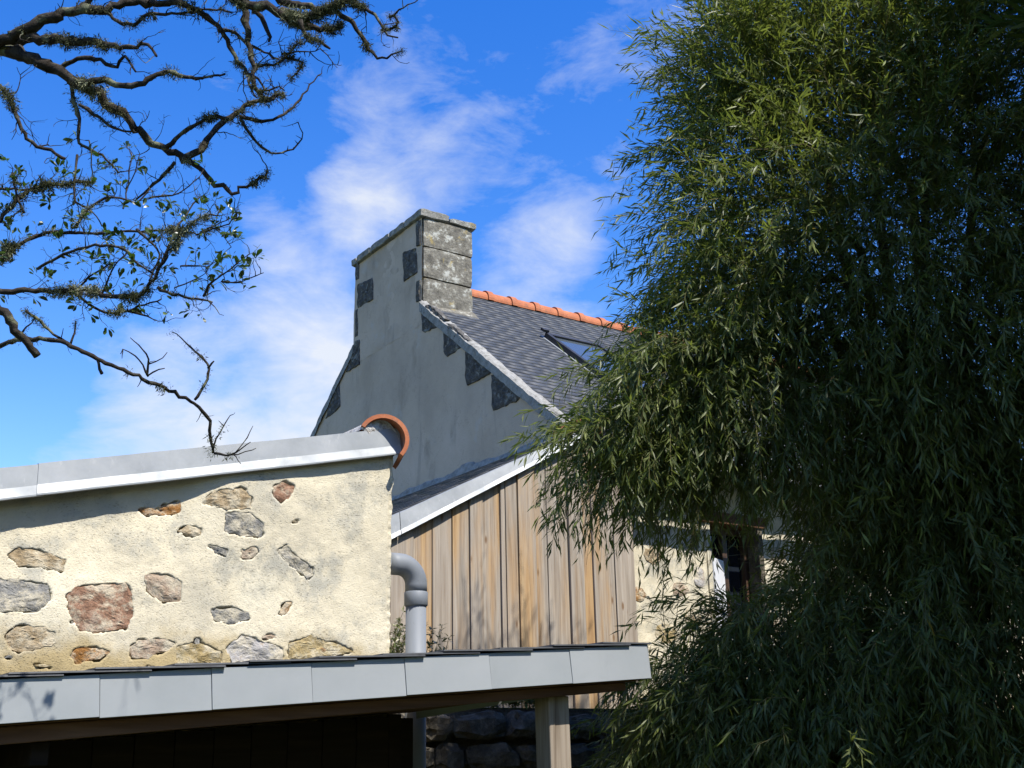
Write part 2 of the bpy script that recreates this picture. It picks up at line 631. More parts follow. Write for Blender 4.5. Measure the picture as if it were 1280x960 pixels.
def face_stone(name, poly2, place, mat, parent, rough=.004, bulge=.004, depth=.03, seg=.03, jit=.005, edge=.006):
    """irregular stone face: poly2 in wall coordinates (a, b); place(a, b, out) -> world point"""
    P = subdivide_poly(poly2, seg, jit)
    c = np.mean(P, axis=0)
    V, Fc = [], []
    n = len(P)
    rings = [(1.0, -depth), (1.0, -edge), (.97, bulge * .1), (.9, bulge * .5), (.8, bulge * .7), (.68, bulge), (.54, bulge), (.4, bulge), (.25, bulge), (.12, bulge)]
    off = rnd.uniform(0, 50)
    for s, o in rings:
        for q in P:
            w = c + (q - c) * s
            d = o + (rough * fbm(w[0] * 20 + off, w[1] * 20, off, 5) if o > -depth * .9 else 0)
            V.append(place(w[0], w[1], d))
    V.append(place(c[0], c[1], bulge + rough * fbm(c[0] * 16 + off, c[1] * 16, off, 4)))
    for r in range(len(rings) - 1):
        for j in range(n):
            k = (j + 1) % n
            Fc.append((r * n + j, r * n + k, (r + 1) * n + k, (r + 1) * n + j))
    last = (len(rings) - 1) * n
    for j in range(n):
        Fc.append((last + j, last + (j + 1) % n, len(V) - 1))
    return mesh(name, V, Fc, mat, parent)


def rough_block(name, x0, x1, y0, y1, z0, z1, mat, parent, n=5, amp=.012, rnd_=.0):
    """masonry block with worn, uneven faces"""
    V, Fc = [], []
    idx = {}
    dx, dy, dz = x1 - x0, y1 - y0, z1 - z0
    off = rnd.uniform(0, 60)

    def vid(i, j, k):
        key = (i, j, k)
        if key not in idx:
            x, y, z = x0 + dx * i / n, y0 + dy * j / n, z0 + dz * k / n
            cx, cy, cz = (i / n - .5) * 2, (j / n - .5) * 2, (k / n - .5) * 2
            d = Vector((fbm(x * 5 + off, y * 5, z * 5, 3), fbm(x * 5, y * 5 + off, z * 5, 3), fbm(x * 5, y * 5, z * 5 + off, 3))) * amp
            edges = sum(abs(c) > .98 for c in (cx, cy, cz))
            sh = amp * .55 * (edges - 1) if edges > 1 else 0
            V.append((x + d.x - cx * sh, y + d.y - cy * sh, z + d.z - cz * sh))
            idx[key] = len(V) - 1
        return idx[key]
    for a in range(n):
        for b in range(n):
            Fc.append((vid(a, b, 0), vid(a, b + 1, 0), vid(a + 1, b + 1, 0), vid(a + 1, b, 0)))
            Fc.append((vid(a, b, n), vid(a + 1, b, n), vid(a + 1, b + 1, n), vid(a, b + 1, n)))
            Fc.append((vid(a, 0, b), vid(a + 1, 0, b), vid(a + 1, 0, b + 1), vid(a, 0, b + 1)))
            Fc.append((vid(a, n, b), vid(a, n, b + 1), vid(a + 1, n, b + 1), vid(a + 1, n, b)))
            Fc.append((vid(0, a, b), vid(0, a, b + 1), vid(0, a + 1, b + 1), vid(0, a + 1, b)))
            Fc.append((vid(n, a, b), vid(n, a + 1, b), vid(n, a + 1, b + 1), vid(n, a, b + 1)))
    return mesh(name, V, Fc, mat, parent)


def half_tile(name, p0, p1, r0, r1, a0, a1, thick, mat, parent, segs=14, side=None):
    """half-round clay tile from p0 to p1 (axis), arc angles measured from the side vector"""
    p0, p1 = Vector(p0), Vector(p1)
    ax = (p1 - p0).normalized()
    side = Vector(side).normalized()
    up = side.cross(ax)
    if up.z < 0:
        up = -up
    V, Fc = [], []
    for (p, r) in ((p0, r0), (p1, r1)):
        for rr in (r, r - thick):
            for i in range(segs + 1):
                an = a0 + (a1 - a0) * i / segs
                V.append(p + (side * math.cos(an) + up * math.sin(an)) * rr)
    m = segs + 1
    for i in range(segs):
        Fc.append((i, i + 1, 2 * m + i + 1, 2 * m + i))
        Fc.append((m + i, 3 * m + i, 3 * m + i + 1, m + i + 1))
        Fc.append((i, m + i, m + i + 1, i + 1))
        Fc.append((2 * m + i, 2 * m + i + 1, 3 * m + i + 1, 3 * m + i))
    Fc.append((0, 2 * m, 3 * m, m))
    Fc.append((segs, m + segs, 3 * m + segs, 2 * m + segs))
    return mesh(name, V, Fc, mat, parent, False)


def slates(name, parent, origin, along, upslope, normal, length, rise, gauge, width, thick, mat, lap=1.9, end_jit=.002):
    """overlapping slate courses as one piece of real geometry"""
    origin, along, upslope, normal = (np.array(v, float) for v in (origin, along, upslope, normal))
    V, Fc, T = [], [], []
    rows = int(rise / gauge) + 1
    lift = thick * 1.0
    for r in range(rows):
        s0 = r * gauge
        x = -width * (0.5 if r % 2 else 0.0)
        while x < length:
            w = width * rnd.uniform(.86, 1.14)
            a, b = max(0, x + .0006), min(length, x + w - .0006)
            x += w
            if b - a < .02:
                continue
            j = rnd.uniform(-end_jit, end_jit)
            e = rnd.uniform(0, thick * .22)
            t0 = min(rise, s0 + gauge * lap)
            base = len(V)
            lo, hi = s0 + j, t0
            for (sx, ss, nn) in ((a, lo, lift + e), (b, lo, lift + e), (b, hi, -thick * .2), (a, hi, -thick * .2),
                                 (a, lo, lift + e + thick), (b, lo, lift + e + thick), (b, hi, thick * .8), (a, hi, thick * .8)):
                V.append(origin + along * sx + upslope * ss + normal * nn)
            Fc += [[base + i for i in f] for f in BOXF]
            T += [rnd.uniform(.95, 1.05)] * 8
    o = npmesh(name, np.array(V), np.array(Fc), mat, parent, tone=T)
    o['kind'] = 'stuff'
    return o


# ------------------------------------------------------------------ ground and terrace
g = mesh('ground', [(-400, -400, 0), (400, -400, 0), (400, 400, 0), (-400, 400, 0)], [(0, 1, 2, 3)], 'ground')
g['kind'] = 'structure'
t = box('terrace', 2.9, 24, 6.36, 24, -.2, 1.91, 'ground')
t['kind'] = 'structure'

# ------------------------------------------------------------------ main house
XG, YF, YR = 6.02, 7.94, 11.22           # gable plane, front wall plane, ridge
ZE = 4.37                                # roof height over the front wall
SL = 0.785                               # roof slope
ZR = ZE + SL * (YR - YF)
YB = 2 * YR - YF
XE = 15.0
house = thing('stone_house', (XG, YF, 1.7), 'slate-roofed house with grey rendered gable, tall chimney and orange ridge tiles', 'house')


def roof_z(y):
    return ZE + SL * (y - YF) if y <= YR else ZE + SL * (YB - y)


# gable wall: a grid so that the render can be uneven
def gable_wall():
    V, Fc = [], []
    ny, nz = 70, 60
    for i in range(ny + 1):
        y = YF + (YB - YF) * i / ny
        top = roof_z(y) - .03
        for j in range(nz + 1):
            z = 1.7 + (top - 1.7) * j / nz
            edge = min(1, (y - YF) / .1, (YB - y) / .1)
            V.append((XG - (.014 * fbm(y * 1.3, z * 1.3, 3.3, 4) + .004 * fbm(y * 9, z * 9, 1.3, 3)) * edge, y, z))
    for i in range(ny):
        for j in range(nz):
            a = i * (nz + 1) + j
            Fc.append((a, a + 1, a + nz + 2, a + nz + 1))
    return mesh('gable_wall', V, Fc, 'cement', house, True)


gable_wall()
# far gable and back wall
mesh('end_wall', [(XE, YF, 1.7), (XE, YB, 1.7), (XE, YB, ZE - .05), (XE, YR, ZR - .05), (XE, YF, ZE - .05)], [(0, 1, 2, 3, 4)], 'cement', house)
box('back_wall', XG + .05, XE - .01, YB - .3, YB, 1.7, ZE - .15, 'cement', house)

# front wall with a window opening
WX0, WX1, WZ0, WZ1 = 7.66, 8.28, 2.62, 3.66


def front_wall():
    V, Fc = [], []
    xs = sorted(set([round(XG + .02 + i * .05, 4) for i in range(int((XE - XG) / .05))] + [WX0, WX1]))
    zs = sorted(set([round(1.7 + i * .05, 4) for i in range(int((ZE - .1 - 1.7) / .05) + 1)] + [WZ0, WZ1]))
    for x in xs:
        for z in zs:
            V.append((x, YF - .016 * fbm(x * 2, z * 2, 8.1, 4) - .006 * fbm(x * 9, z * 9, 2.2, 3), z))
    nz = len(zs)
    for i in range(len(xs) - 1):
        for j in range(nz - 1):
            if xs[i] >= WX0 - 1e-6 and xs[i + 1] <= WX1 + 1e-6 and zs[j] >= WZ0 - 1e-6 and zs[j + 1] <= WZ1 + 1e-6:
                continue
            a = i * nz + j
            Fc.append((a, a + nz, a + nz + 1, a + 1))
    return mesh('front_wall', V, Fc, 'cream', house)


fw = front_wall()
for (x, z, w, h, mt) in [(6.95, 3.30, .26, .16, 'stone_tan'), (7.25, 3.02, .22, .14, 'stone_pink'), (7.42, 3.42, .2, .15, 'stone_grey'),
                         (7.40, 2.78, .24, .16, 'stone_tan'), (7.05, 2.62, .3, .2, 'stone_ochre'), (8.55, 3.42, .28, .17, 'stone_tan'),
                         (8.62, 3.10, .22, .2, 'stone_grey'), (8.95, 3.30, .26, .18, 'stone_pink'), (9.3, 3.55, .3, .16, 'stone_ochre'),
                         (6.75, 2.95, .2, .14, 'stone_rust'), (8.5, 2.75, .25, .18, 'stone_pink'), (7.5, 3.14, .16, .2, 'stone_pale')]:
    poly = [(x + w * .5 * math.cos(a) * rnd.uniform(.8, 1.1), z + h * .5 * math.sin(a) * rnd.uniform(.8, 1.1)) for a in [i * math.pi / 4 for i in range(8)]]
    face_stone('stone', poly, lambda a, b, o: (a, YF - .016 * fbm(a * 2, b * 2, 8.1, 4) - .004 - o, b), mt, fw, .008, .003, .06)
# reveals
box('reveal', WX0 - .05, WX0, YF - .012, YF + .3, WZ0, WZ1, 'cream', fw)
box('reveal', WX1, WX1 + .06, YF - .014, YF + .3, WZ0, WZ1, 'stone_wall', fw)
win = mesh('window', *(lambda o=0: ([(WX0, YF + .2, WZ0), (WX1, YF + .2, WZ0), (WX1, YF + .2, WZ1), (WX0, YF + .2, WZ1)], [(0, 1, 2, 3)]))(), 'window_glass', house)
box('lintel', WX0 - .1, WX1 + .1, YF - .03, YF + .26, WZ1, WZ1 + .11, 'brown_wood', win, .008)
box('sill', WX0 - .06, WX1 + .06, YF - .06, YF + .26, WZ0 - .07, WZ0, 'stone_grey', win, .01)
for nm, a, b, c, d in [('frame', WX0, WX0 + .055, WZ0, WZ1), ('frame', WX1 - .055, WX1, WZ0, WZ1), ('frame', WX0 + .055, WX1 - .055, WZ1 - .06, WZ1),
                       ('frame', WX0 + .055, WX1 - .055, WZ0, WZ0 + .06), ('mullion', (WX0 + WX1) / 2 - .03, (WX0 + WX1) / 2 + .03, WZ0 + .06, WZ1 - .06)]:
    box(nm, a, b, YF + .13, YF + .19, c, d, 'brown_frame', win, .006)
# a white casement standing ajar at the left of the opening
cas = hexa('casement', [(WX0 + .02, YF - .012, WZ0 + .05), (WX0 + .26, YF + .10, WZ0 + .05), (WX0 + .245, YF + .125, WZ0 + .05), (WX0 + .005, YF + .012, WZ0 + .05)],
           [(WX0 + .02, YF - .012, WZ1 - .32), (WX0 + .26, YF + .10, WZ1 - .32), (WX0 + .245, YF + .125, WZ1 - .32), (WX0 + .005, YF + .012, WZ1 - .32)], 'white', win, .004)

# roof
rf_v = [(XG + .03, YF - .28, roof_z(YF - .28)), (XE, YF - .28, roof_z(YF - .28)), (XE, YR, ZR), (XG + .03, YR, ZR),
        (XG + .03, YB + .28, roof_z(YB + .28)), (XE, YB + .28, roof_z(YB + .28))]
rf_v += [(x, y, z - .06) for x, y, z in rf_v]
roof = mesh('roof', rf_v, [(0, 1, 2, 3), (3, 2, 5, 4), (6, 9, 8, 7), (9, 10, 11, 8), (0, 6, 7, 1), (1, 7, 8, 2), (2, 8, 11, 5), (0, 3, 9, 6), (3, 4, 10, 9), (4, 5, 11, 10)], 'slate', house)
nl = math.hypot(1, SL)
up_s = (0, 1 / nl, SL / nl)
n_s = (0, -SL / nl, 1 / nl)
slates('slates', roof, (XG + .05, YF - .32, roof_z(YF - .32) + .005), (1, 0, 0), up_s, n_s, XE - XG - .06, (YR - YF + .30) * nl, .105, .21, .009, 'slate_roof')
# ridge tiles
x = 6.68
i = 0
while x < XE - .3:
    L = .345
    r0 = .118
    half_tile('ridge_tile', (x, YR, ZR - .035 + rnd.uniform(-.004, .004)), (x + L, YR, ZR - .035), r0, r0 * .985, math.radians(-8), math.radians(188), .016, 'terracotta', roof, 14, (0, 1, 0))
    half_tile('tile_collar', (x + L - .035, YR, ZR - .033), (x + L + .045, YR, ZR - .033), r0 + .016, r0 + .018, math.radians(-8), math.radians(188), .014, 'terracotta', roof, 14, (0, 1, 0))
    x += L + .003
    i += 1
# mortar bed under the ridge
box('ridge_bed', 6.64, XE - .02, YR - .09, YR + .09, ZR - .08, ZR - .005, 'mortar', roof)


# raking mortar coping down the gable edge
def raking(name, ya, yb, width, parent):
    V, Fc = [], []
    n = 60
    for i in range(n + 1):
        y = ya + (yb - ya) * i / n
        z = roof_z(y)
        wob = .012 * fbm(y * 6, 1.1, 4.4, 4)
        hgt = .052 + .016 * fbm(y * 8, 3.1, 2.4, 4)
        xo = XG - .028 + .012 * fbm(y * 7, 9.1, 2.4, 3)
        xi = XG + width + wob * 2
        prof = [(xo, -.075 + wob), (xo, hgt * .55), (xo + .03, hgt), (XG + width * .5, hgt + .012), (xi - .03, hgt * .9), (xi, .0)]
        for px, pz in prof:
            V.append((px, y, z + pz + .006 * fbm(px * 20, y * 20, pz * 20, 2)))
    m = 6
    for i in range(n):
        for j in range(m - 1):
            a = i * m + j
            Fc.append((a, a + 1, a + m + 1, a + m))
    Fc.append(tuple(range(m)))
    Fc.append(tuple(reversed(range(n * m, n * m + m))))
    return mesh(name, V, Fc, 'mortar', parent)


raking('rake_coping', YF - .26, 10.44, .115, house)
raking('rake_coping', YB + .26, 12.02, .12, house)


# dark corner stones showing through the render, traced on the gable plane
def gpoly(pts):
    return [tuple(at(u, v, 'x', XG)[1:]) for u, v in pts]


for pts in [[(528, 386), (534, 384), (555, 403), (551, 407), (532, 416), (528, 414)],
            [(555, 408), (561, 408), (584, 430), (578, 434), (560, 446), (555, 441)],
            [(583, 437), (588, 436), (616, 463), (612, 468), (585, 482), (582, 470)],
            [(615, 471), (621, 468), (651, 497), (645, 502), (617, 514), (615, 500)],
            [(504, 316), (520, 310), (522, 340), (505, 352)],
            [(447, 356), (466, 347), (467, 374), (448, 386)],
            [(446, 426), (450, 424), (450, 456), (433, 466)],
            [(425, 474), (426, 508), (418, 517), (408, 524), (413, 505)]]:
    if pts[0][0] > 527 and pts[0][1] > 380:
        pts = [(u + 3, v - 4) if k in (1, 2) else (u, v - (2 if k == 0 else 0)) for k, (u, v) in enumerate(pts)]
    face_stone('quoin_stone', gpoly(pts), lambda a, b, o: (XG - .012 - o, a, b), 'stone_dark', house, .015, .004, .06, .045, .006)
for (u0, v0, u1, v1) in [(445, 331, 449, 350), (445, 388, 448, 422), (521, 277, 526, 308), (521, 352, 526, 378)]:
    face_stone('quoin_stone', gpoly([(u0, v0), (u1, v0 - 2), (u1, v1 - 2), (u0, v1)]), lambda a, b, o: (XG - .012 - o, a, b), 'stone_dark', house, .008, .004, .06, .06, .004)

# chimney
CY0, CY1, CX1 = 10.42, 12.04, 6.665
chim = box('chimney', XG + .004, CX1 - .03, CY0 + .03, CY1, 6.0, 7.36, 'cement', house)


def chimney_face():
    V, Fc = [], []
    ny, nz = 40, 40
    for i in range(ny + 1):
        for j in range(nz + 1):
            y = CY0 + .005 + (CY1 - CY0 - .01) * i / ny
            z = 6.1 + (7.37 - 6.1) * j / nz
            V.append((XG - .002 - .014 * fbm(y * 1.3, z * 1.3, 3.3, 4) - .004 * fbm(y * 9, z * 9, 1.3, 3), y, z))
    for i in range(ny):
        for j in range(nz):
            a = i * (nz + 1) + j
            Fc.append((a, a + 1, a + nz + 2, a + nz + 1))
    mesh('render_coat', V, Fc, 'cement', chim, True)


chimney_face()
zs = [6.28, 6.66, 7.03, 7.365]
for i in range(3):
    rough_block('ashlar_block', XG + .014, CX1 + rnd.uniform(-.008, .008), CY0 - .012 + rnd.uniform(-.006, .006), CY0 + .3, zs[i] + .002, zs[i + 1] - .002, 'stone_chimney', chim, 9, .007)
rough_block('ashlar_block', XG + .02, CX1 + .012, CY0 - .03, CY0 + .3, 6.02, 6.27, 'stone_chimney', chim, 6, .014)
# drip course that throws the rain off the chimney foot
hexa('weathering', [(XG + .16, CY0 - .10, 6.22), (CX1 + .05, CY0 - .10, 6.22), (CX1 + .05, CY0 + .02, 6.24), (XG + .16, CY0 + .02, 6.24)],
     [(XG + .16, CY0 - .095, 6.265), (CX1 + .05, CY0 - .095, 6.265), (CX1 + .012, CY0 + .02, 6.40), (XG + .16, CY0 + .02, 6.36)], 'stone_chimney', chim, .012)
hexa('flashing', [(XG + .17, CY0 - .17, 6.155), (CX1 + .06, CY0 - .17, 6.155), (CX1 + .06, CY0 - .08, 6.20), (XG + .17, CY0 - .08, 6.20)],
     [(XG + .17, CY0 - .16, 6.185), (CX1 + .06, CY0 - .16, 6.185), (CX1 + .06, CY0 - .08, 6.235), (XG + .17, CY0 - .08, 6.235)], 'mortar', chim, .006)
# cap slabs
cy = CY0 - .045
nsl = [.40, .36, .44, .38, .14]
for k, L in enumerate(nsl):
    rough_block('cap_stone', XG - .04, XG + .33, cy + .004, min(cy + L, CY1 + .05) - .001, 7.37, 7.465 + rnd.uniform(-.008, .006), 'stone_cap', chim, 8, .012)
    cy += L
cy = CY0 - .045
for k, L in enumerate([.45, .50, .45, .30]):
    rough_block('cap_stone', XG + .335, CX1 + .045, cy + .004, min(cy + L, CY1 + .05) - .003, 7.37, 7.455 + rnd.uniform(-.008, .006), 'stone_cap', chim, 7, .014)
    cy += L


# skylight, set in the roof plane
def on_roof(u, v, lift=.0):
    n = np.array([0, -SL, 1.0])
    d = ray(u, v)
    c = n @ np.array([0, YF, ZE])
    P = EYE + d * ((c - n @ EYE) / (n @ d))
    return P


a = on_roof(694, 427)
b = on_roof(752, 487)
sx0 = (a[0] + b[0]) / 2
sy1, sy0 = a[1], b[1]
SKW = .78


def roof_bar(name, x0, x1, y0, y1, h0, h1, mat, parent, bev=.004):
    nv = np.array(n_s)
    bt, tp = [], []
    for (x_, y_) in ((x0, y0), (x1, y0), (x1, y1), (x0, y1)):
        p = np.array([x_, y_, roof_z(y_)])
        bt.append(tuple(p + nv * h0))
        tp.append(tuple(p + nv * h1))
    return hexa(name, bt, tp, mat, parent, bev)


skl = roof_bar('skylight', sx0 - .03, sx0 + SKW + .03, sy0 - .03, sy1 + .03, .0, .028, 'zinc', house)
roof_bar('frame', sx0, sx0 + .05, sy0, sy1, .03, .085, 'dark_frame', skl)
roof_bar('frame', sx0 + SKW - .05, sx0 + SKW, sy0, sy1, .03, .085, 'dark_frame', skl)
roof_bar('frame', sx0 + .05, sx0 + SKW - .05, sy1 - .05, sy1, .03, .087, 'dark_frame', skl)
roof_bar('frame', sx0 + .05, sx0 + SKW - .05, sy0, sy0 + .05, .03, .083, 'dark_frame', skl)
roof_bar('pane', sx0 + .05, sx0 + SKW - .05, sy0 + .05, sy1 - .05, .04, .062, 'glass', skl, 0)
roof_bar('hinge', sx0 - .05, sx0 + .03, sy1 - .02, sy1 + .035, .088, .12, 'dark_frame', skl)

# gutter along the front eave
V, Fc = [], []
gz = roof_z(YF - .36) - .03
for xx in (XG + .42, XE):
    for k in range(9):
        an = math.pi + math.pi * k / 8
        V.append((xx, YF - .37 + .06 * math.cos(an), gz + .06 * math.sin(an)))
for k in range(8):
    Fc.append((k, k + 1, 9 + k + 1, 9 + k))
go = mesh('gutter', V, Fc, 'zinc', house, True)
so = go.modifiers.new('thick', 'SOLIDIFY')
so.thickness = .004

# ------------------------------------------------------------------ timber-clad extension
YW = 7.60
XR = 6.00                                     # its ridge


def ext_z(x):
    return 4.285 + .5 * (x - XR) if x <= XR else 4.285 - 1.05 * (x - XR)


ext = thing('timber_extension', (4.8, YW, 1.72), 'lean-to extension clad in weathered vertical timber boards against the gable', 'extension')
XJ = [3.30, 3.47, 3.72, 3.90, 4.125, 4.323, 4.486, 4.658, 4.812, 4.936, 5.097, 5.145, 5.26, 5.43, 5.551, 5.757, 5.902, 6.083, 6.234, 6.447]
for i in range(len(XJ) - 1):
    x0, x1 = XJ[i] + .004, XJ[i + 1] - .004
    cuts = [x0] + ([XR] if x0 < XR < x1 else []) + [x1]
    for a0, a1 in zip(cuts[:-1], cuts[1:]):
        pr = rnd.choice([0, .006, .014, .020]) + rnd.uniform(0, .003)
        hexa('board', [(a0, YW - pr, 1.75), (a1, YW - pr - rnd.uniform(-.003, .003), 1.75), (a1, YW + .028, 1.75), (a0, YW + .028, 1.75)],
             [(a0, YW - pr, ext_z(a0) - .13), (a1, YW - pr - rnd.uniform(-.003, .003), ext_z(a1) - .13), (a1, YW + .028, ext_z(a1) - .13), (a0, YW + .028, ext_z(a0) - .13)], 'larch', ext, .003)
mesh('backing', [(3.3, YW + .034, 1.75), (6.447, YW + .034, 1.75), (6.447, YW + .034, ext_z(6.447) - .06), (XR, YW + .034, ext_z(XR) - .06), (3.3, YW + .034, ext_z(3.3) - .06)], [(0, 1, 2, 3, 4)], 'dark_shade_wood', ext)
box('side_wall', 3.28, 3.33, YW + .04, 11.4, 1.75, ext_z(3.28) - .05, 'dark_shade_wood', ext)
box('side_wall', 6.40, 6.445, YW + .04, YF - .03, 1.75, ext_z(6.447) - .05, 'larch', ext)
# roof deck
ed = mesh('roof', [(3.2, YW - .02, ext_z(3.2) - .03), (XR, YW - .02, ext_z(XR) - .03), (XR, 11.5, ext_z(XR) - .03), (3.2, 11.5, ext_z(3.2) - .03),
                   (3.2, YW - .02, ext_z(3.2) - .06), (XR, YW - .02, ext_z(XR) - .06), (XR, 11.5, ext_z(XR) - .06), (3.2, 11.5, ext_z(3.2) - .06)], BOXF, 'slate', ext)
nl2 = math.hypot(1, .5)
slates('slates', ed, (3.15, 11.5, ext_z(3.15) - .026), (0, -1, 0), (1 / nl2, 0, .5 / nl2), (-.5 / nl2, 0, 1 / nl2), 11.5 - YW + .0, 2.86 * nl2, .16, .25, .009, 'slate_roof', 1.7, .012)
hexa('roof_slope', [(XR, YW - .02, ext_z(XR) - .06), (6.50, YW - .02, ext_z(6.50) - .06), (6.50, YF - .02, ext_z(6.50) - .06), (XR, YF - .02, ext_z(XR) - .06)],
     [(XR, YW - .02, ext_z(XR) - .02), (6.50, YW - .02, ext_z(6.50) - .02), (6.50, YF - .02, ext_z(6.50) - .02), (XR, YF - .02, ext_z(XR) - .02)], 'slate', ext)


# zinc verge: folded strip along the front rake
def verge(xa, xb, parent):
    V, Fc = [], []
    n = 40
    for i in range(n + 1):
        x = xa + (xb - xa) * i / n
        hb = .19 - .05 * (x - 4.1)
        prof = [(.06, -.02), (-.006, -.016), (-.016, -.022), (-.034, -hb + .035), (-.050, -hb), (-.046, -hb - .006), (-.03, -hb + .002)]
        for (oy, oz) in prof:
            V.append((x, YW - .012 + oy + .003 * fbm(x * 3, oz * 4, 3, 2), ext_z(x) + oz - .006 + .002 * fbm(x * 5, oy * 9, 1, 2)))
    m = len(prof)
    for i in range(n):
        for j in range(m - 1):
            k = i * m + j
            Fc.append((k, k + m, k + m + 1, k + 1))
    return mesh('zinc_verge', V, Fc, 'zinc', parent)


verge(3.2, 4.19, ext)
verge(4.195, XR - .006, ext)
verge(6.49, XR + .006, ext)
# scraps of mesh lying on the slates by the verge
# ridge tile capping the front end
half_tile('ridge_tile', (XR - .01, YW - .07, ext_z(XR) - .05), (XR - .01, YF - .02, ext_z(XR) - .045), .115, .115, math.radians(-20), math.radians(200), .016, 'terracotta', ext, 14, (1, 0, 0))


# ragged mortar flashing where the roof meets the gable
def fillet():
    V, Fc = [], []
    n = 90
    for i in range(n + 1):
        y = YF - .05 + (11.45 - YF) * i / n
        hgt = .065 + .03 * fbm(y * 3.3, 7.7, 1.2, 4) + (.03 if 9.4 < y < 9.62 else 0)
        zc = ext_z(XG)
        wob = .004 * fbm(y * 20, 2, 5, 2)
        V += [(XG - .075 + wob, y, zc - .05), (XG - .055, y, zc + .0), (XG - .030, y, zc + hgt * .8), (XG - .012, y, zc + hgt), (XG + .02, y, zc + hgt)]
    for i in range(n):
        for j in range(4):
            k = i * 5 + j
            Fc.append((k, k + 1, k + 6, k + 5))
    return mesh('mortar_fillet', V, Fc, 'mortar', ext)


fillet()

# ------------------------------------------------------------------ cream outbuilding
YC, XC = 5.20, 2.835
CS = .2297


def cop_b(x):
    return 2.662 + (x - .98) * CS


outb = thing('stone_outbuilding', (1.0, YC, 0), 'low outbuilding with cream rendered rubble wall and zinc roof edge', 'outbuilding')
STN = [([(25, 440), (60, 412), (130, 425), (215, 460), (205, 498), (130, 485), (60, 478)], 'stone_tan'),
       ([(-30, 512), (60, 520), (160, 540), (165, 590), (130, 628), (40, 625), (-30, 632)], 'stone_grey'),
       ([(212, 575), (240, 545), (330, 535), (410, 530), (425, 570), (432, 640), (410, 680), (310, 698), (250, 688), (220, 640)], 'stone_red'),
       ([(15, 700), (50, 675), (130, 672), (185, 690), (180, 725), (130, 748), (60, 758), (15, 735)], 'stone_tan'),
       ([(216, 765), (240, 742), (310, 740), (360, 757), (320, 780), (250, 796)], 'stone_rust'),
       ([(408, 740), (440, 715), (520, 712), (565, 728), (550, 750), (500, 760), (470, 782), (420, 775)], 'stone_pink'),
       ([(460, 505), (530, 503), (582, 530), (578, 598), (520, 598), (470, 562)], 'stone_pink'),
       ([(443, 288), (500, 292), (583, 265), (585, 310), (530, 314), (468, 316)], 'stone_rust'),
       ([(640, 280), (680, 238), (770, 232), (803, 262), (800, 300), (720, 303)], 'stone_tan'),
       ([(715, 312), (800, 310), (840, 350), (838, 388), (780, 390), (715, 370)], 'stone_grey'),
       ([(868, 225), (900, 212), (942, 225), (930, 265), (895, 280), (870, 262)], 'stone_red'),
       ([(572, 365), (600, 348), (640, 355), (643, 382), (600, 386)], 'stone_tan'),
       ([(656, 413), (690, 418), (728, 434), (722, 449), (690, 440)], 'stone_grey'),
       ([(768, 430), (820, 418), (826, 440), (795, 462), (770, 456)], 'stone_pink'),
       ([(880, 430), (915, 412), (940, 445), (1000, 485), (1005, 510), (985, 522), (930, 482)], 'stone_grey'),
       ([(670, 620), (740, 612), (795, 630), (803, 652), (740, 665), (680, 655)], 'stone_grey'),
       ([(890, 636), (915, 590), (935, 598), (922, 632), (900, 640)], 'stone_rust'),
       ([(562, 738), (640, 725), (708, 755), (708, 792), (562, 800)], 'stone_ochre'),
       ([(718, 745), (770, 700), (830, 715), (908, 745), (905, 778), (740, 792)], 'stone_pale'),
       ([(918, 727), (990, 702), (1090, 730), (1140, 755), (1050, 775), (922, 778)], 'stone_ochre'),
       ([(-40, 300), (-160, 330), (-150, 420), (-50, 420)], 'stone_tan')]
for cu, cv, w_, h_, mt_ in [(630, 722, 22, 26, 'stone_grey'), (655, 745, 16, 26, 'stone_tan'), (860, 708, 50, 16, 'stone_pink'), (300, 820, 60, 12, 'stone_ochre'), (130, 800, 70, 14, 'stone_ochre'),
                            (940, 340, 20, 9, 'stone_tan'), (1030, 748, 24, 16, 'stone_rust'), (480, 806, 50, 12, 'stone_tan'), (230, 660, 12, 20, 'stone_grey'), (30, 772, 40, 14, 'stone_grey')]:
    STN.append(([(cu + w_ * .5 * math.cos(a_) * rnd.uniform(.7, 1.15), cv + h_ * .5 * math.sin(a_) * rnd.uniform(.7, 1.15)) for a_ in [q * math.pi / 3.5 for q in range(7)]], mt_))
STN = [([tuple(at(u / 2.56, 520 + v / 2.56, 'y', YC)[[0, 2]]) for u, v in p], mt) for p, mt in STN]


def inside(px, pz, poly):
    c = np.zeros(px.shape, bool)
    n = len(poly)
    for i in range(n):
        x1, z1 = poly[i]
        x2, z2 = poly[(i + 1) % n]
        if z1 == z2:
            continue
        c ^= ((z1 > pz) != (z2 > pz)) & (px < (x2 - x1) * (pz - z1) / (z2 - z1) + x1)
    return c


def wallw(x, z):
    """outward relief of the render"""
    w = .010 * fbm(x * 1.6, z * 1.6, 5.5, 3) + .004 * fbm(x * 5, z * 5, 2.5, 3)
    tx = min(1, max(0, (x - 1.72) / .25))
    tz = min(1, max(0, (z - (cop_b(x) - .42)) / .3))
    w += (.014 * tx * tx * (3 - 2 * tx) - .026 * (1 - tx)) * tz
    return w


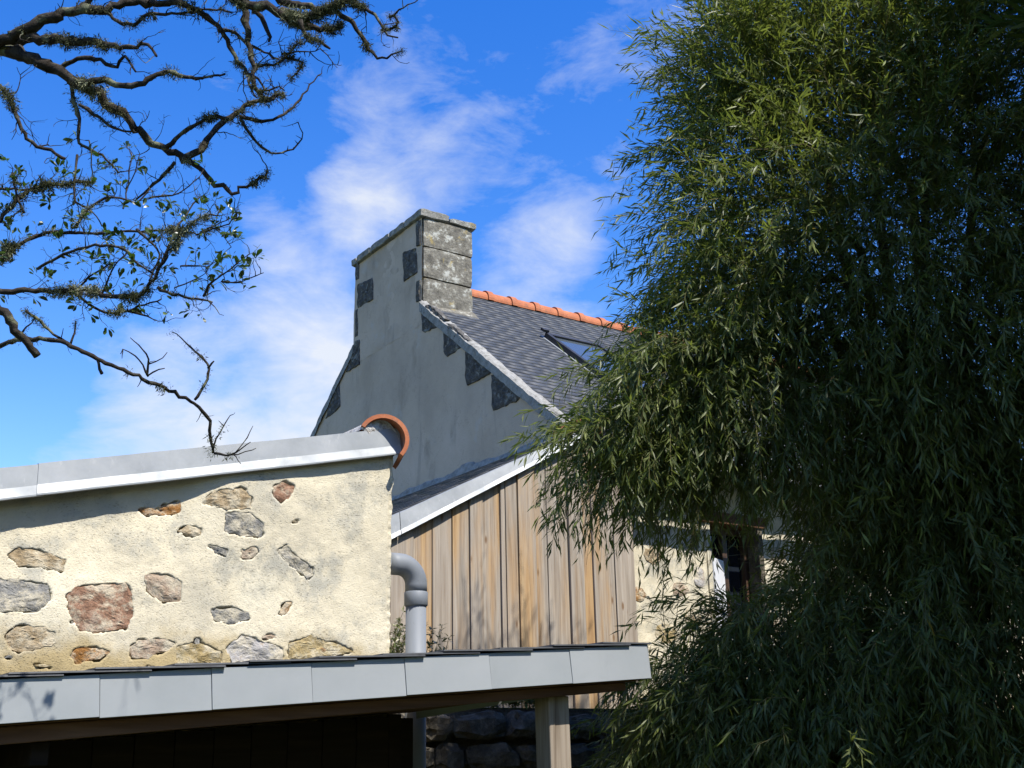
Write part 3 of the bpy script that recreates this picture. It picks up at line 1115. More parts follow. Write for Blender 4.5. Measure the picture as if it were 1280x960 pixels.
def cream_wall():
    xs = np.concatenate([np.linspace(-1.6, .72, 40), np.arange(.727, XC - .004, .0066), [XC - .004, XC]])
    ns = 190
    V = []
    X = np.zeros((len(xs), ns + 1))
    Zz = np.zeros_like(X)
    Dp = np.zeros_like(X)
    for i, x in enumerate(xs):
        top = cop_b(x) + .06
        zz_ = np.concatenate([[0.0, .9], np.linspace(1.75, top, ns - 1)])
        for j, z in enumerate(zz_):
            w = wallw(x, z)
            if x > .6 and z > 1.7:
                w += .0020 * fbm(x * 17, z * 17, 1.5, 3)
            if x > XC - .02:
                w -= .006 + .006 * fbm(x, z * 25, 2, 3)
            X[i, j], Zz[i, j], Dp[i, j] = x, z, w
    hole = np.zeros(X.shape, bool)
    WXN = np.array([[.011 * fbm(a * 22, b * 22, 3.3, 4) for a, b in zip(ra, rb)] for ra, rb in zip(X, Zz)])
    WZN = np.array([[.011 * fbm(a * 22, b * 22, 8.3, 4) for a, b in zip(ra, rb)] for ra, rb in zip(X, Zz)])
    for p, _ in STN:
        c_ = np.mean(p, axis=0)
        q_ = [tuple(c_ + (np.array(v_) - c_) * .955) for v_ in p]
        hole |= inside(X + WXN, Zz + WZN, q_)
    Dp[hole] -= .035
    edge_j = np.array([.010 * fbm(3, z * 14, 7, 4) for z in Zz[-1]])
    X[-1] += edge_j
    X[-2] += edge_j
    Y = YC - Dp
    V = np.stack([X, Y, Zz], -1).reshape(-1, 3)
    nx, nz = X.shape
    ii, jj = np.meshgrid(np.arange(nx - 1), np.arange(nz - 1), indexing='ij')
    a = (ii * nz + jj).ravel()
    Fq = np.stack([a, a + nz, a + nz + 1, a + 1], 1)
    # return along the side
    base = len(V)
    side = np.stack([np.full(nz, XC), np.full(nz, 9.0), Zz[-1]], -1)
    V = np.vstack([V, side])
    k = np.arange(nz - 1)
    l0 = (nx - 1) * nz
    Fs = np.stack([l0 + k, base + k, base + k + 1, l0 + k + 1], 1)
    return npmesh('wall', V, np.vstack([Fq, Fs]), 'cream', outb, True)


cw = cream_wall()
for p, mt in STN:
    face_stone('stone', p, lambda a, b, o: (a, YC - wallw(a, b) + .0022 - o, b), mt, cw, .008, .003, .05, .022, .004, .008)


# zinc verge in overlapping lengths
def zinc(xa, xb, lift):
    V, Fc = [], []
    n = 50
    prof = [(.20, .152), (-.004, .150), (-.024, .146), (-.034, .052), (-.047, .010), (-.047, .003), (-.041, .000), (-.03, .006)]
    for i in range(n + 1):
        x = xa + (xb - xa) * i / n
        for k, (oy, oz) in enumerate(prof):
            wv = .0022 * fbm(x * 2.5, oz * 6, 3, 2)
            V.append((x, YC + oy - lift + wv, cop_b(x) + oz + lift * .6 + .0015 * fbm(x * 4, oz * 9, 1, 2)))
    m = len(prof)
    for i in range(n):
        for j in range(m - 1):
            k = i * m + j
            Fc.append((k, k + m, k + m + 1, k + 1))
    Fc.append(tuple(range(m)))
    Fc.append(tuple(reversed(range(n * m, n * m + m))))
    return mesh('zinc_verge', V, Fc, 'zinc', outb)


zinc(-1.6, 1.14, 0)
zinc(1.115, XC + .025, .004)
# roof behind the verge
hexa('roof', [(-1.6, YC + .1, cop_b(-1.6) + .05), (XC, YC + .1, cop_b(XC) + .05), (XC, 9, cop_b(XC) + .05), (-1.6, 9, cop_b(-1.6) + .05)],
     [(-1.6, YC + .1, cop_b(-1.6) + .135), (XC, YC + .1, cop_b(XC) + .135), (XC, 9, cop_b(XC) + .135), (-1.6, 9, cop_b(-1.6) + .135)], 'slate', outb)
box('back_wall', -1.6, XC - .01, 8.7, 8.98, 0, 2.0, 'cement', outb)
# clay tiles over the high edge, bedded in mortar
TC = (2.742, 3.158)
half_tile('ridge_tile', (TC[0], YC - .075, TC[1]), (TC[0] + .09, YC + .16, TC[1] - .012), .131, .128, math.radians(-42), math.radians(150), .021, 'terracotta', outb, 18, (.93, -.36, 0))


def mortar_plug():
    V, Fc = [], []
    n = 18
    for (yy, s) in ((YC - .035, .86), (YC - .028, .80), (YC - .03, .5), (YC - .022, .2)):
        for i in range(n + 1):
            an = math.radians(-40 + 195 * i / n)
            r = .128 * s
            nz_ = .010 * fbm(math.cos(an) * 5, math.sin(an) * 5, s * 6, 3)
            V.append((TC[0] + r * math.cos(an), yy + nz_, TC[1] + r * math.sin(an)))
    for r_ in range(3):
        for i in range(n):
            a = r_ * (n + 1) + i
            Fc.append((a, a + 1, a + n + 2, a + n + 1))
    b0 = len(V)
    for i in range(n + 1):
        an = math.radians(-40 + 195 * i / n)
        V.append((TC[0] + .12 * math.cos(an), YC + .5, TC[1] + .12 * math.sin(an)))
    for i in range(n):
        Fc.append((i, b0 + i, b0 + i + 1, i + 1))
    return mesh('mortar_bed', V, Fc, 'fill', outb)


mortar_plug()

# ------------------------------------------------------------------ downpipe
pipe = thing('downpipe', (3.068, 5.36, 0), 'grey plastic downpipe with bent elbow beside the cream wall corner', 'pipe')
PX, PY, PR = 3.068, 5.36, .053
pz = 2.572
el = [(PX - .17, PY, pz), (PX - .12, PY, pz)]
for k in range(0, 10):
    an = math.pi / 2 * k / 9
    el.append((PX - .10 + .10 * math.sin(an), PY, pz - .10 + .10 * math.cos(an)))
el.append((PX, PY, pz - .14))
tube('elbow', el, [PR + .004] * len(el), 'pvc', pipe, 24)
tube('inlet_pipe', [(2.70, PY, pz - .012), (PX - .165, PY, pz - .002)], PR - .001, 'pvc', pipe, 24)
tube('collar', [(PX, PY, pz - .135), (PX, PY, pz - .14), (PX, PY, pz - .205), (PX, PY, pz - .21)], [PR + .003, PR + .008, PR + .008, PR + .003], 'pvc', pipe, 24)
tube('pipe', [(PX, PY, pz - .20), (PX, PY, 1.2), (PX, PY, 0)], PR, 'pvc', pipe, 24)
tube('bracket', [(PX, PY, 1.95), (PX, PY, 1.98)], PR + .006, 'dark_frame', pipe, 24)

# ------------------------------------------------------------------ open shelter in front
YS = 4.20
SSL = (2.090 - 1.885) / (3.602 - .854)


def sh_t(x):
    return 1.885 + (x - .854) * SSL


def sh_b(x):
    return 1.742 + (x - .869) * (1.938 - 1.742) / (3.62 - .869)


shed = thing('open_shelter', (2.2, YS, 0), 'open timber shelter with grey panelled roof edge below the cream wall', 'shelter')
XS = [-.45, -.04, .37, .775, 1.172, 1.563, 1.951, 2.351, 2.751, 3.169, 3.612]
for i in range(len(XS) - 1):
    a, b = XS[i] + .001, XS[i + 1] - .001
    j = rnd.uniform(-.003, .003)
    o_ = .0025 * (i % 2)
    hexa('fascia_panel', [(a + .008, YS - o_ - .008, sh_b(a) + j), (b + .008, YS - o_ - .010, sh_b(b) + j), (b + .008, YS + .004, sh_b(b) + j), (a + .008, YS + .004, sh_b(a) + j)],
         [(a, YS - o_, sh_t(a) - .004), (b, YS - o_, sh_t(b) - .004), (b, YS + .008, sh_t(b) - .004), (a, YS + .008, sh_t(a) - .004)], 'panel', shed, .0015)
# end fascia on the skewed right side
hexa('fascia_panel', [(3.622, YS - .004, sh_b(3.62)), (3.632, YS + .002, sh_b(3.62)), (3.01, 5.24, 1.80), (3.0, 5.235, 1.80)],
     [(3.612, YS - .002, sh_t(3.61) - .004), (3.622, YS + .004, sh_t(3.61) - .004), (3.01, 5.24, 1.95), (3.0, 5.235, 1.95)], 'panel', shed)
# slates: courses climbing to the right, seen edge-on
k = 0
x = -.5
while x < 3.55:
    L = .45
    x1 = min(x + L + rnd.uniform(-.02, .02), 3.635)
    for r in range(4):
        y0 = YS - .013 + r * .26 + rnd.uniform(-.006, .006)
        y1 = y0 + .256
        if r and x > 3.55 - r * .17:
            continue
        lo, hi = .0105 + rnd.uniform(0, .003), .003
        hexa('roof_slate', [(x, y0, sh_t(x) + lo), (x1, y0, sh_t(x1) + hi - .006), (x1, y1, sh_t(x1) + hi - .006), (x, y1, sh_t(x) + lo)],
             [(x + .003, y0 + .002, sh_t(x) + lo + .006), (x1 - .002, y0 + .002, sh_t(x1) + hi + .001), (x1 - .002, y1, sh_t(x1) + hi + .001), (x + .003, y1, sh_t(x) + lo + .006)], 'slate', shed)
    x += .275
# soffit boards, each running along the front
SO = [(YS + .02 + i * .13) for i in range(9)]
for y0, y1 in zip(SO[:-1], SO[1:]):
    def edge(y):
        return 3.60 - (y - YS) * (3.60 - 2.99) / (5.235 - YS)

    def dz(y):
        return -.055 * (y - YS) / 1.0
    b0 = sh_b(-.4)
    hexa('soffit_board', [(-.45, y0 + .003, sh_b(-.45) + dz(y0) - .004), (edge(y0), y0 + .003, sh_b(edge(y0)) + dz(y0) - .004), (edge(y1), y1 - .002, sh_b(edge(y1)) + dz(y1) - .004), (-.45, y1 - .002, sh_b(-.45) + dz(y1) - .004)],
         [(-.45, y0 + .003, sh_b(-.45) + dz(y0) + .014), (edge(y0), y0 + .003, sh_b(edge(y0)) + dz(y0) + .014), (edge(y1), y1 - .002, sh_b(edge(y1)) + dz(y1) + .014), (-.45, y1 - .002, sh_b(-.45) + dz(y1) + .014)], 'brown_wood', shed, .002)
# front bearer and rafters
hexa('bearer', [(-.45, YS + .05, sh_b(-.45) - .075), (3.52, YS + .05, sh_b(3.52) - .045), (3.52, YS + .11, sh_b(3.52) - .045), (-.45, YS + .11, sh_b(-.45) - .075)],
     [(-.45, YS + .05, sh_b(-.45) - .008), (3.52, YS + .05, sh_b(3.52) - .008), (3.52, YS + .11, sh_b(3.52) - .012), (-.45, YS + .11, sh_b(-.45) - .012)], 'brown_wood', shed, .004)
for xr in (-.2, .4, 1.0):
    box('rafter', xr, xr + .06, YS + .12, 5.12, sh_b(xr) - .14, sh_b(xr) - .062, 'dark_shade_wood', shed, .004)
pst = hexa('post', [(3.145, 4.30, 0), (3.255, 4.30, 0), (3.255, 4.41, 0), (3.145, 4.41, 0)],
           [(3.125, 4.30, sh_b(3.19) - .045), (3.235, 4.30, sh_b(3.19) - .045), (3.235, 4.41, sh_b(3.19) - .05), (3.125, 4.41, sh_b(3.19) - .05)], 'post_wood', shed, .006)
for i, xx in enumerate(np.arange(-.45, 2.75, .17)):  # near-black boards added to stand for the shade under the roof
    box('shade_board', xx, xx + .165, 5.10, 5.125, 0, sh_b(xx) - .062, 'dark_shade_wood', shed)
box('shade_board', 2.778, 2.842, 5.10, 5.125, 0, sh_b(2.78) - .062, 'dark_shade_wood', shed)
box('corner_post', 2.845, 2.925, 5.13, 5.19, 0, 1.80, 'dark_shade_wood', shed, .004)

# ------------------------------------------------------------------ rubble retaining wall
rw = thing('retaining_wall', (4.5, 6.2, 0), 'dark rubble retaining wall with plants on top, behind the shelter post', 'wall')
box('core', 2.9, 8.2, 6.30, 6.37, 0, 1.90, 'soil', rw)
z = .0
row = 0
while z < 1.83:
    hgt = rnd.uniform(.13, .21)
    x = 2.9 + rnd.uniform(-.1, 0)
    while x < (6.4 if z > .9 else 3.2):
        w = rnd.uniform(.18, .40)
        dd = rnd.uniform(0, .05)
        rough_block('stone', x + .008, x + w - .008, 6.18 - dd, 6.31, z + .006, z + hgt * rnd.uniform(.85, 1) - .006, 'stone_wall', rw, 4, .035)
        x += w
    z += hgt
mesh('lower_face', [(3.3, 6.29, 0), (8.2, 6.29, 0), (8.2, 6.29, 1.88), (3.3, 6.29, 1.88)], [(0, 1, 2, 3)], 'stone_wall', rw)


# ------------------------------------------------------------------ leaf geometry
def leaf_mesh(base, direction, normal, length, width, bend):
    """(n,..) arrays -> verts (n*5,3), tris (n*4,3): pointed blades with a folded, bent midrib"""
    d = direction / np.linalg.norm(direction, axis=1, keepdims=True)
    s = np.cross(d, normal)
    s /= np.linalg.norm(s, axis=1, keepdims=True) + 1e-9
    nn = np.cross(s, d)
    L, Wd = length[:, None], width[:, None]
    b = base
    mc = b + d * L * .42 + nn * bend[:, None] * L * .35
    ml = mc + s * Wd * .5 + nn * Wd * .14
    mr = mc - s * Wd * .5 + nn * Wd * .14
    tip = b + d * L + nn * bend[:, None] * L * -.15
    V = np.stack([b, ml, mc, mr, tip], 1).reshape(-1, 3)
    k = np.arange(len(b))[:, None] * 5
    Fc = np.stack([k + np.array([0, 2, 1]), k + np.array([0, 3, 2]), k + np.array([1, 2, 4]), k + np.array([2, 3, 4])], 1).reshape(-1, 3)
    return V, Fc


def unit(v):
    return v / (np.linalg.norm(v, axis=-1, keepdims=True) + 1e-9)


# ------------------------------------------------------------------ willow
will = thing('willow_tree', far(1150, 960, 7.2), 'big drooping willow with narrow green leaves hanging before the house', 'tree')
BL = [  # u, v, depth, radius in metres, weight
    (1020, 60, 6.5, .60, 1.1), (850, 850, 6.4, .18, .3), (935, 90, 6.3, .34, .95), (1150, 70, 6.6, .72, 2.2), (930, 805, 6.2, .22, .55), (930, 190, 6.4, .34, .6), (990, 290, 6.3, .55, 1.2),
    (925, 395, 6.2, .38, .9), (860, 480, 6.1, .33, .8), (790, 555, 6.1, .25, .65), (950, 500, 6.3, .42, 1.0), (870, 570, 6.2, .24, .6),
    (1130, 300, 6.4, .95, 2.9), (1260, 130, 6.5, .95, 3.0), (1130, 510, 6.3, .52, 1.4), (1270, 480, 6.2, .85, 2.4),
    (1060, 410, 6.9, .80, 1.5), (1190, 430, 7.0, 1.0, 2.3), (1090, 160, 6.9, .7, 1.2),
    (905, 895, 6.2, .36, .9), (1040, 830, 6.3, .55, 1.5), (1200, 760, 6.3, .80, 2.2), (1010, 990, 6.1, .7, 1.2), (1240, 930, 6.1, .9, 1.7),
    (1100, 735, 6.9, .45, 1.1), (840, 950, 6.4, .30, .6), (1170, 630, 6.6, .48, 1.3), (1330, 700, 6.5, .9, 1.2), (1340, 300, 6.8, 1.0, 2.4), (1130, 830, 7.2, .85, 1.5)]
OFF = [(6.4, 2.0, 5.2, 1.0, 2.6), (7.2, 2.2, 4.6, 1.0, 2.2), (6.3, 1.6, 4.1, .8, 1.6), (7.0, 1.6, 5.8, .9, 1.8), (6.4, 2.4, 6.2, .8, 1.3), (5.7, .4, 4.9, 1.0, 1.8), (6.2, 1.7, 6.8, .9, 2.2), (7.2, 2.0, 7.0, .9, 1.8), (5.45, 2.0, 4.8, .65, 2.4), (5.6, 2.0, 3.9, .7, 1.6), (5.5, 1.5, 5.6, .7, 2.2), (5.7, 2.3, 5.9, .8, 1.8), (7.2, .6, 4.6, 1.2, 2.2), (6.0, .9, 3.2, .9, 1.5), (7.4, 1.6, 3.2, .9, 1.3)]   # unseen extra crown, added to shade the willow's lower right
VOID = [(800, 775, 6.2, .17), (700, 790, 6.2, .35), (740, 720, 6.3, .2), (870, 730, 6.2, .15), (930, 690, 6.2, .24), (985, 665, 6.3, .17), (915, 720, 6.9, .3), (800, 770, 5.6, .2), (715, 790, 5.6, .35),
        (880, 715, 5.7, .2), (935, 685, 5.7, .2)]
VOID += [(912, 702, d, .21) for d in (5.2, 5.7, 6.2, 6.7, 7.2)] + [(975, 672, d, .13) for d in (5.4, 5.9, 6.4, 6.9)]
THIN = [(820, 655, 6.1, .30), (760, 630, 6.1, .2), (870, 640, 6.2, .24), (820, 660, 5.6, .25), (720, 600, 6.0, .2), (890, 640, 6.8, .25), (820, 800, 6.2, .2)]
TC_ = np.array([far(u, v, d) for u, v, d, r in THIN])
TR_ = np.array([r for u, v, d, r in THIN])
VC = np.array([far(u, v, d) for u, v, d, r in VOID])
VR = np.array([r for u, v, d, r in VOID])
BC = np.array([far(u, v, d) for u, v, d, r, w in BL] + [o[:3] for o in OFF])
BR = np.array([b[3] for b in BL + OFF])
BW = np.array([b[4] for b in BL] + [b[4] * .33 for b in OFF])
ctr = far(1150, 420, 6.9)


def willow():
    NT = 15200
    pick = rng.choice(len(BC), NT, p=BW / BW.sum())
    dirs = unit(rng.normal(size=(NT, 3)))
    rad = BR[pick] * (0.25 + .75 * rng.random(NT) ** .55)
    base = BC[pick] + dirs * rad[:, None] * np.array([1, 1, 1.0])
    outw = unit(base - ctr + rng.normal(size=(NT, 3)) * .25)
    init = unit(dirs * .55 + outw * .6 + np.array([0, 0, .28]) + rng.normal(size=(NT, 3)) * .30)
    L = rng.uniform(.32, .80, NT) * (0.75 + .35 * (BR[pick] > .4))
    NS = 9
    pts = np.zeros((NT, NS, 3))
    pts[:, 0] = base
    d = init.copy()
    hz = np.clip((6.3 - base[:, 2]) / 2.4, .28, 1.0)
    droop = (rng.uniform(.10, .34, NT) * hz)[:, None]
    for i in range(1, NS):
        d = unit(d + np.array([0, 0, -1.0]) * droop + rng.normal(size=(NT, 3)) * .07)
        pts[:, i] = pts[:, i - 1] + d * (L / (NS - 1))[:, None]
    # drop strands that stray into the open gap in front of the window, the shelter or the ground
    ok = pts[:, :, 2].min(1) > .15
    keep = ok
    pts, L, pick = pts[keep], L[keep], pick[keep]
    NT = len(pts)
    # leaves
    per = 29
    tt = np.linspace(.06, 1.0, per)[None, :] + rng.uniform(-.018, .018, (NT, per))
    tt = np.clip(tt, 0, .999) * (NS - 1)
    i0 = np.minimum(tt.astype(int), NS - 2)
    fr = (tt - i0)[..., None]
    ar = np.arange(NT)[:, None]
    P = pts[ar, i0] * (1 - fr) + pts[ar, i0 + 1] * fr
    T = unit(pts[ar, i0 + 1] - pts[ar, i0])
    P, T = P.reshape(-1, 3), T.reshape(-1, 3)
    # openings between the hanging masses
    dv = np.linalg.norm(P[:, None, :] - VC[None], axis=2) < VR[None]
    kp = ~dv.any(1) | (rng.random(len(P)) < .05)
    dt = np.linalg.norm(P[:, None, :] - TC_[None], axis=2) < TR_[None]
    kp &= ~dt.any(1) | (rng.random(len(P)) < .42)
    strand_tone = np.repeat(rng.uniform(0, .55, NT), per)[kp]
    P, T = P[kp], T[kp]
    n = len(P)
    sidev = unit(np.cross(T, rng.normal(size=(n, 3))))
    ld = unit(T * rng.uniform(.55, 1.0, (n, 1)) + sidev * rng.uniform(.35, .8, (n, 1)) + np.array([0, 0, -.22]))
    nv = unit(np.cross(ld, np.cross(rng.normal(size=(n, 3)) * .7 + np.array([0, 0, 1.0]), ld)))
    offm = np.repeat(pick >= len(BL), per)[kp]
    ln = rng.uniform(.05, .11, n) * np.where(offm, 2.0, 1.0)
    wd = ln * rng.uniform(.10, .15, n) * np.where(offm, 1.5, 1.0)
    bend = rng.uniform(-.18, .25, n)
    V, Fc = leaf_mesh(P, ld, nv, ln, wd, bend)
    tone = np.clip(strand_tone + rng.uniform(0, .40, n) + (rng.random(n) < .006) * .6, 0, 1)
    o = npmesh('crown', V, Fc, 'willow_leaf', will, tone=np.repeat(tone, 5))
    o['kind'] = 'stuff'
    # strands
    pts = pts[rng.random(NT) < .6][:, ::2]
    NT, NS = pts.shape[:2]
    a = unit(np.cross(unit(pts[:, -1] - pts[:, 0]), rng.normal(size=(NT, 3))))
    b = unit(np.cross(unit(pts[:, -1] - pts[:, 0]), a))
    rr = np.linspace(.0026, .0008, NS)[None, :, None]
    rings = [pts + rr * (a[:, None] * math.cos(q) + b[:, None] * math.sin(q)) for q in (0, 2.094, 4.189)]
    V = np.stack(rings, 2).reshape(-1, 3)
    k = (np.arange(NT)[:, None, None] * NS + np.arange(NS - 1)[None, :, None]) * 3
    j = np.arange(3)[None, None, :]
    Fs = np.stack([k + j, k + (j + 1) % 3, k + 3 + (j + 1) % 3, k + 3 + j], -1).reshape(-1, 4)
    o = npmesh('strands', V, Fs, 'twig', will)
    o['kind'] = 'stuff'


willow()
wb = far(1165, 960, 7.1)
wb[2] = 0
fork = np.array([wb[0], wb[1], 1.3])
tube('trunk', [wb + np.array([0, 0, -.1]), wb + np.array([.03, .02, .5]), fork], [.26, .21, .20], 'willow_bark', will, 12, .06)
for i in (0, 2, 3, 6, 7, 8, 12, 13, 14, 15, 17, 18, 21, 23, 29, 30, 31, 33):
    c = BC[i]
    mid = ctr * .5 + c * .5 + np.array([rnd.uniform(-.15, .15), rnd.uniform(-.15, .15), .25 * (1 if c[2] > 2 else .6)])
    q1 = fork * .5 + ctr * .5 + np.array([0, 0, -.3])
    P = [fork - np.array([0, 0, .1]), q1, mid, mid * .5 + c * .5 + np.array([0, 0, .08]), c]
    Ps = []
    for a_, b_ in zip(P[:-1], P[1:]):
        for s_ in (0, .33, .66):
            Ps.append(a_ + (b_ - a_) * s_ + np.array([rnd.uniform(-1, 1), rnd.uniform(-1, 1), rnd.uniform(-1, 1)]) * .035)
    Ps.append(P[-1])
    tube('limb', Ps, list(np.linspace(.045, .008, len(Ps))), 'willow_bark', will, 7, .08)


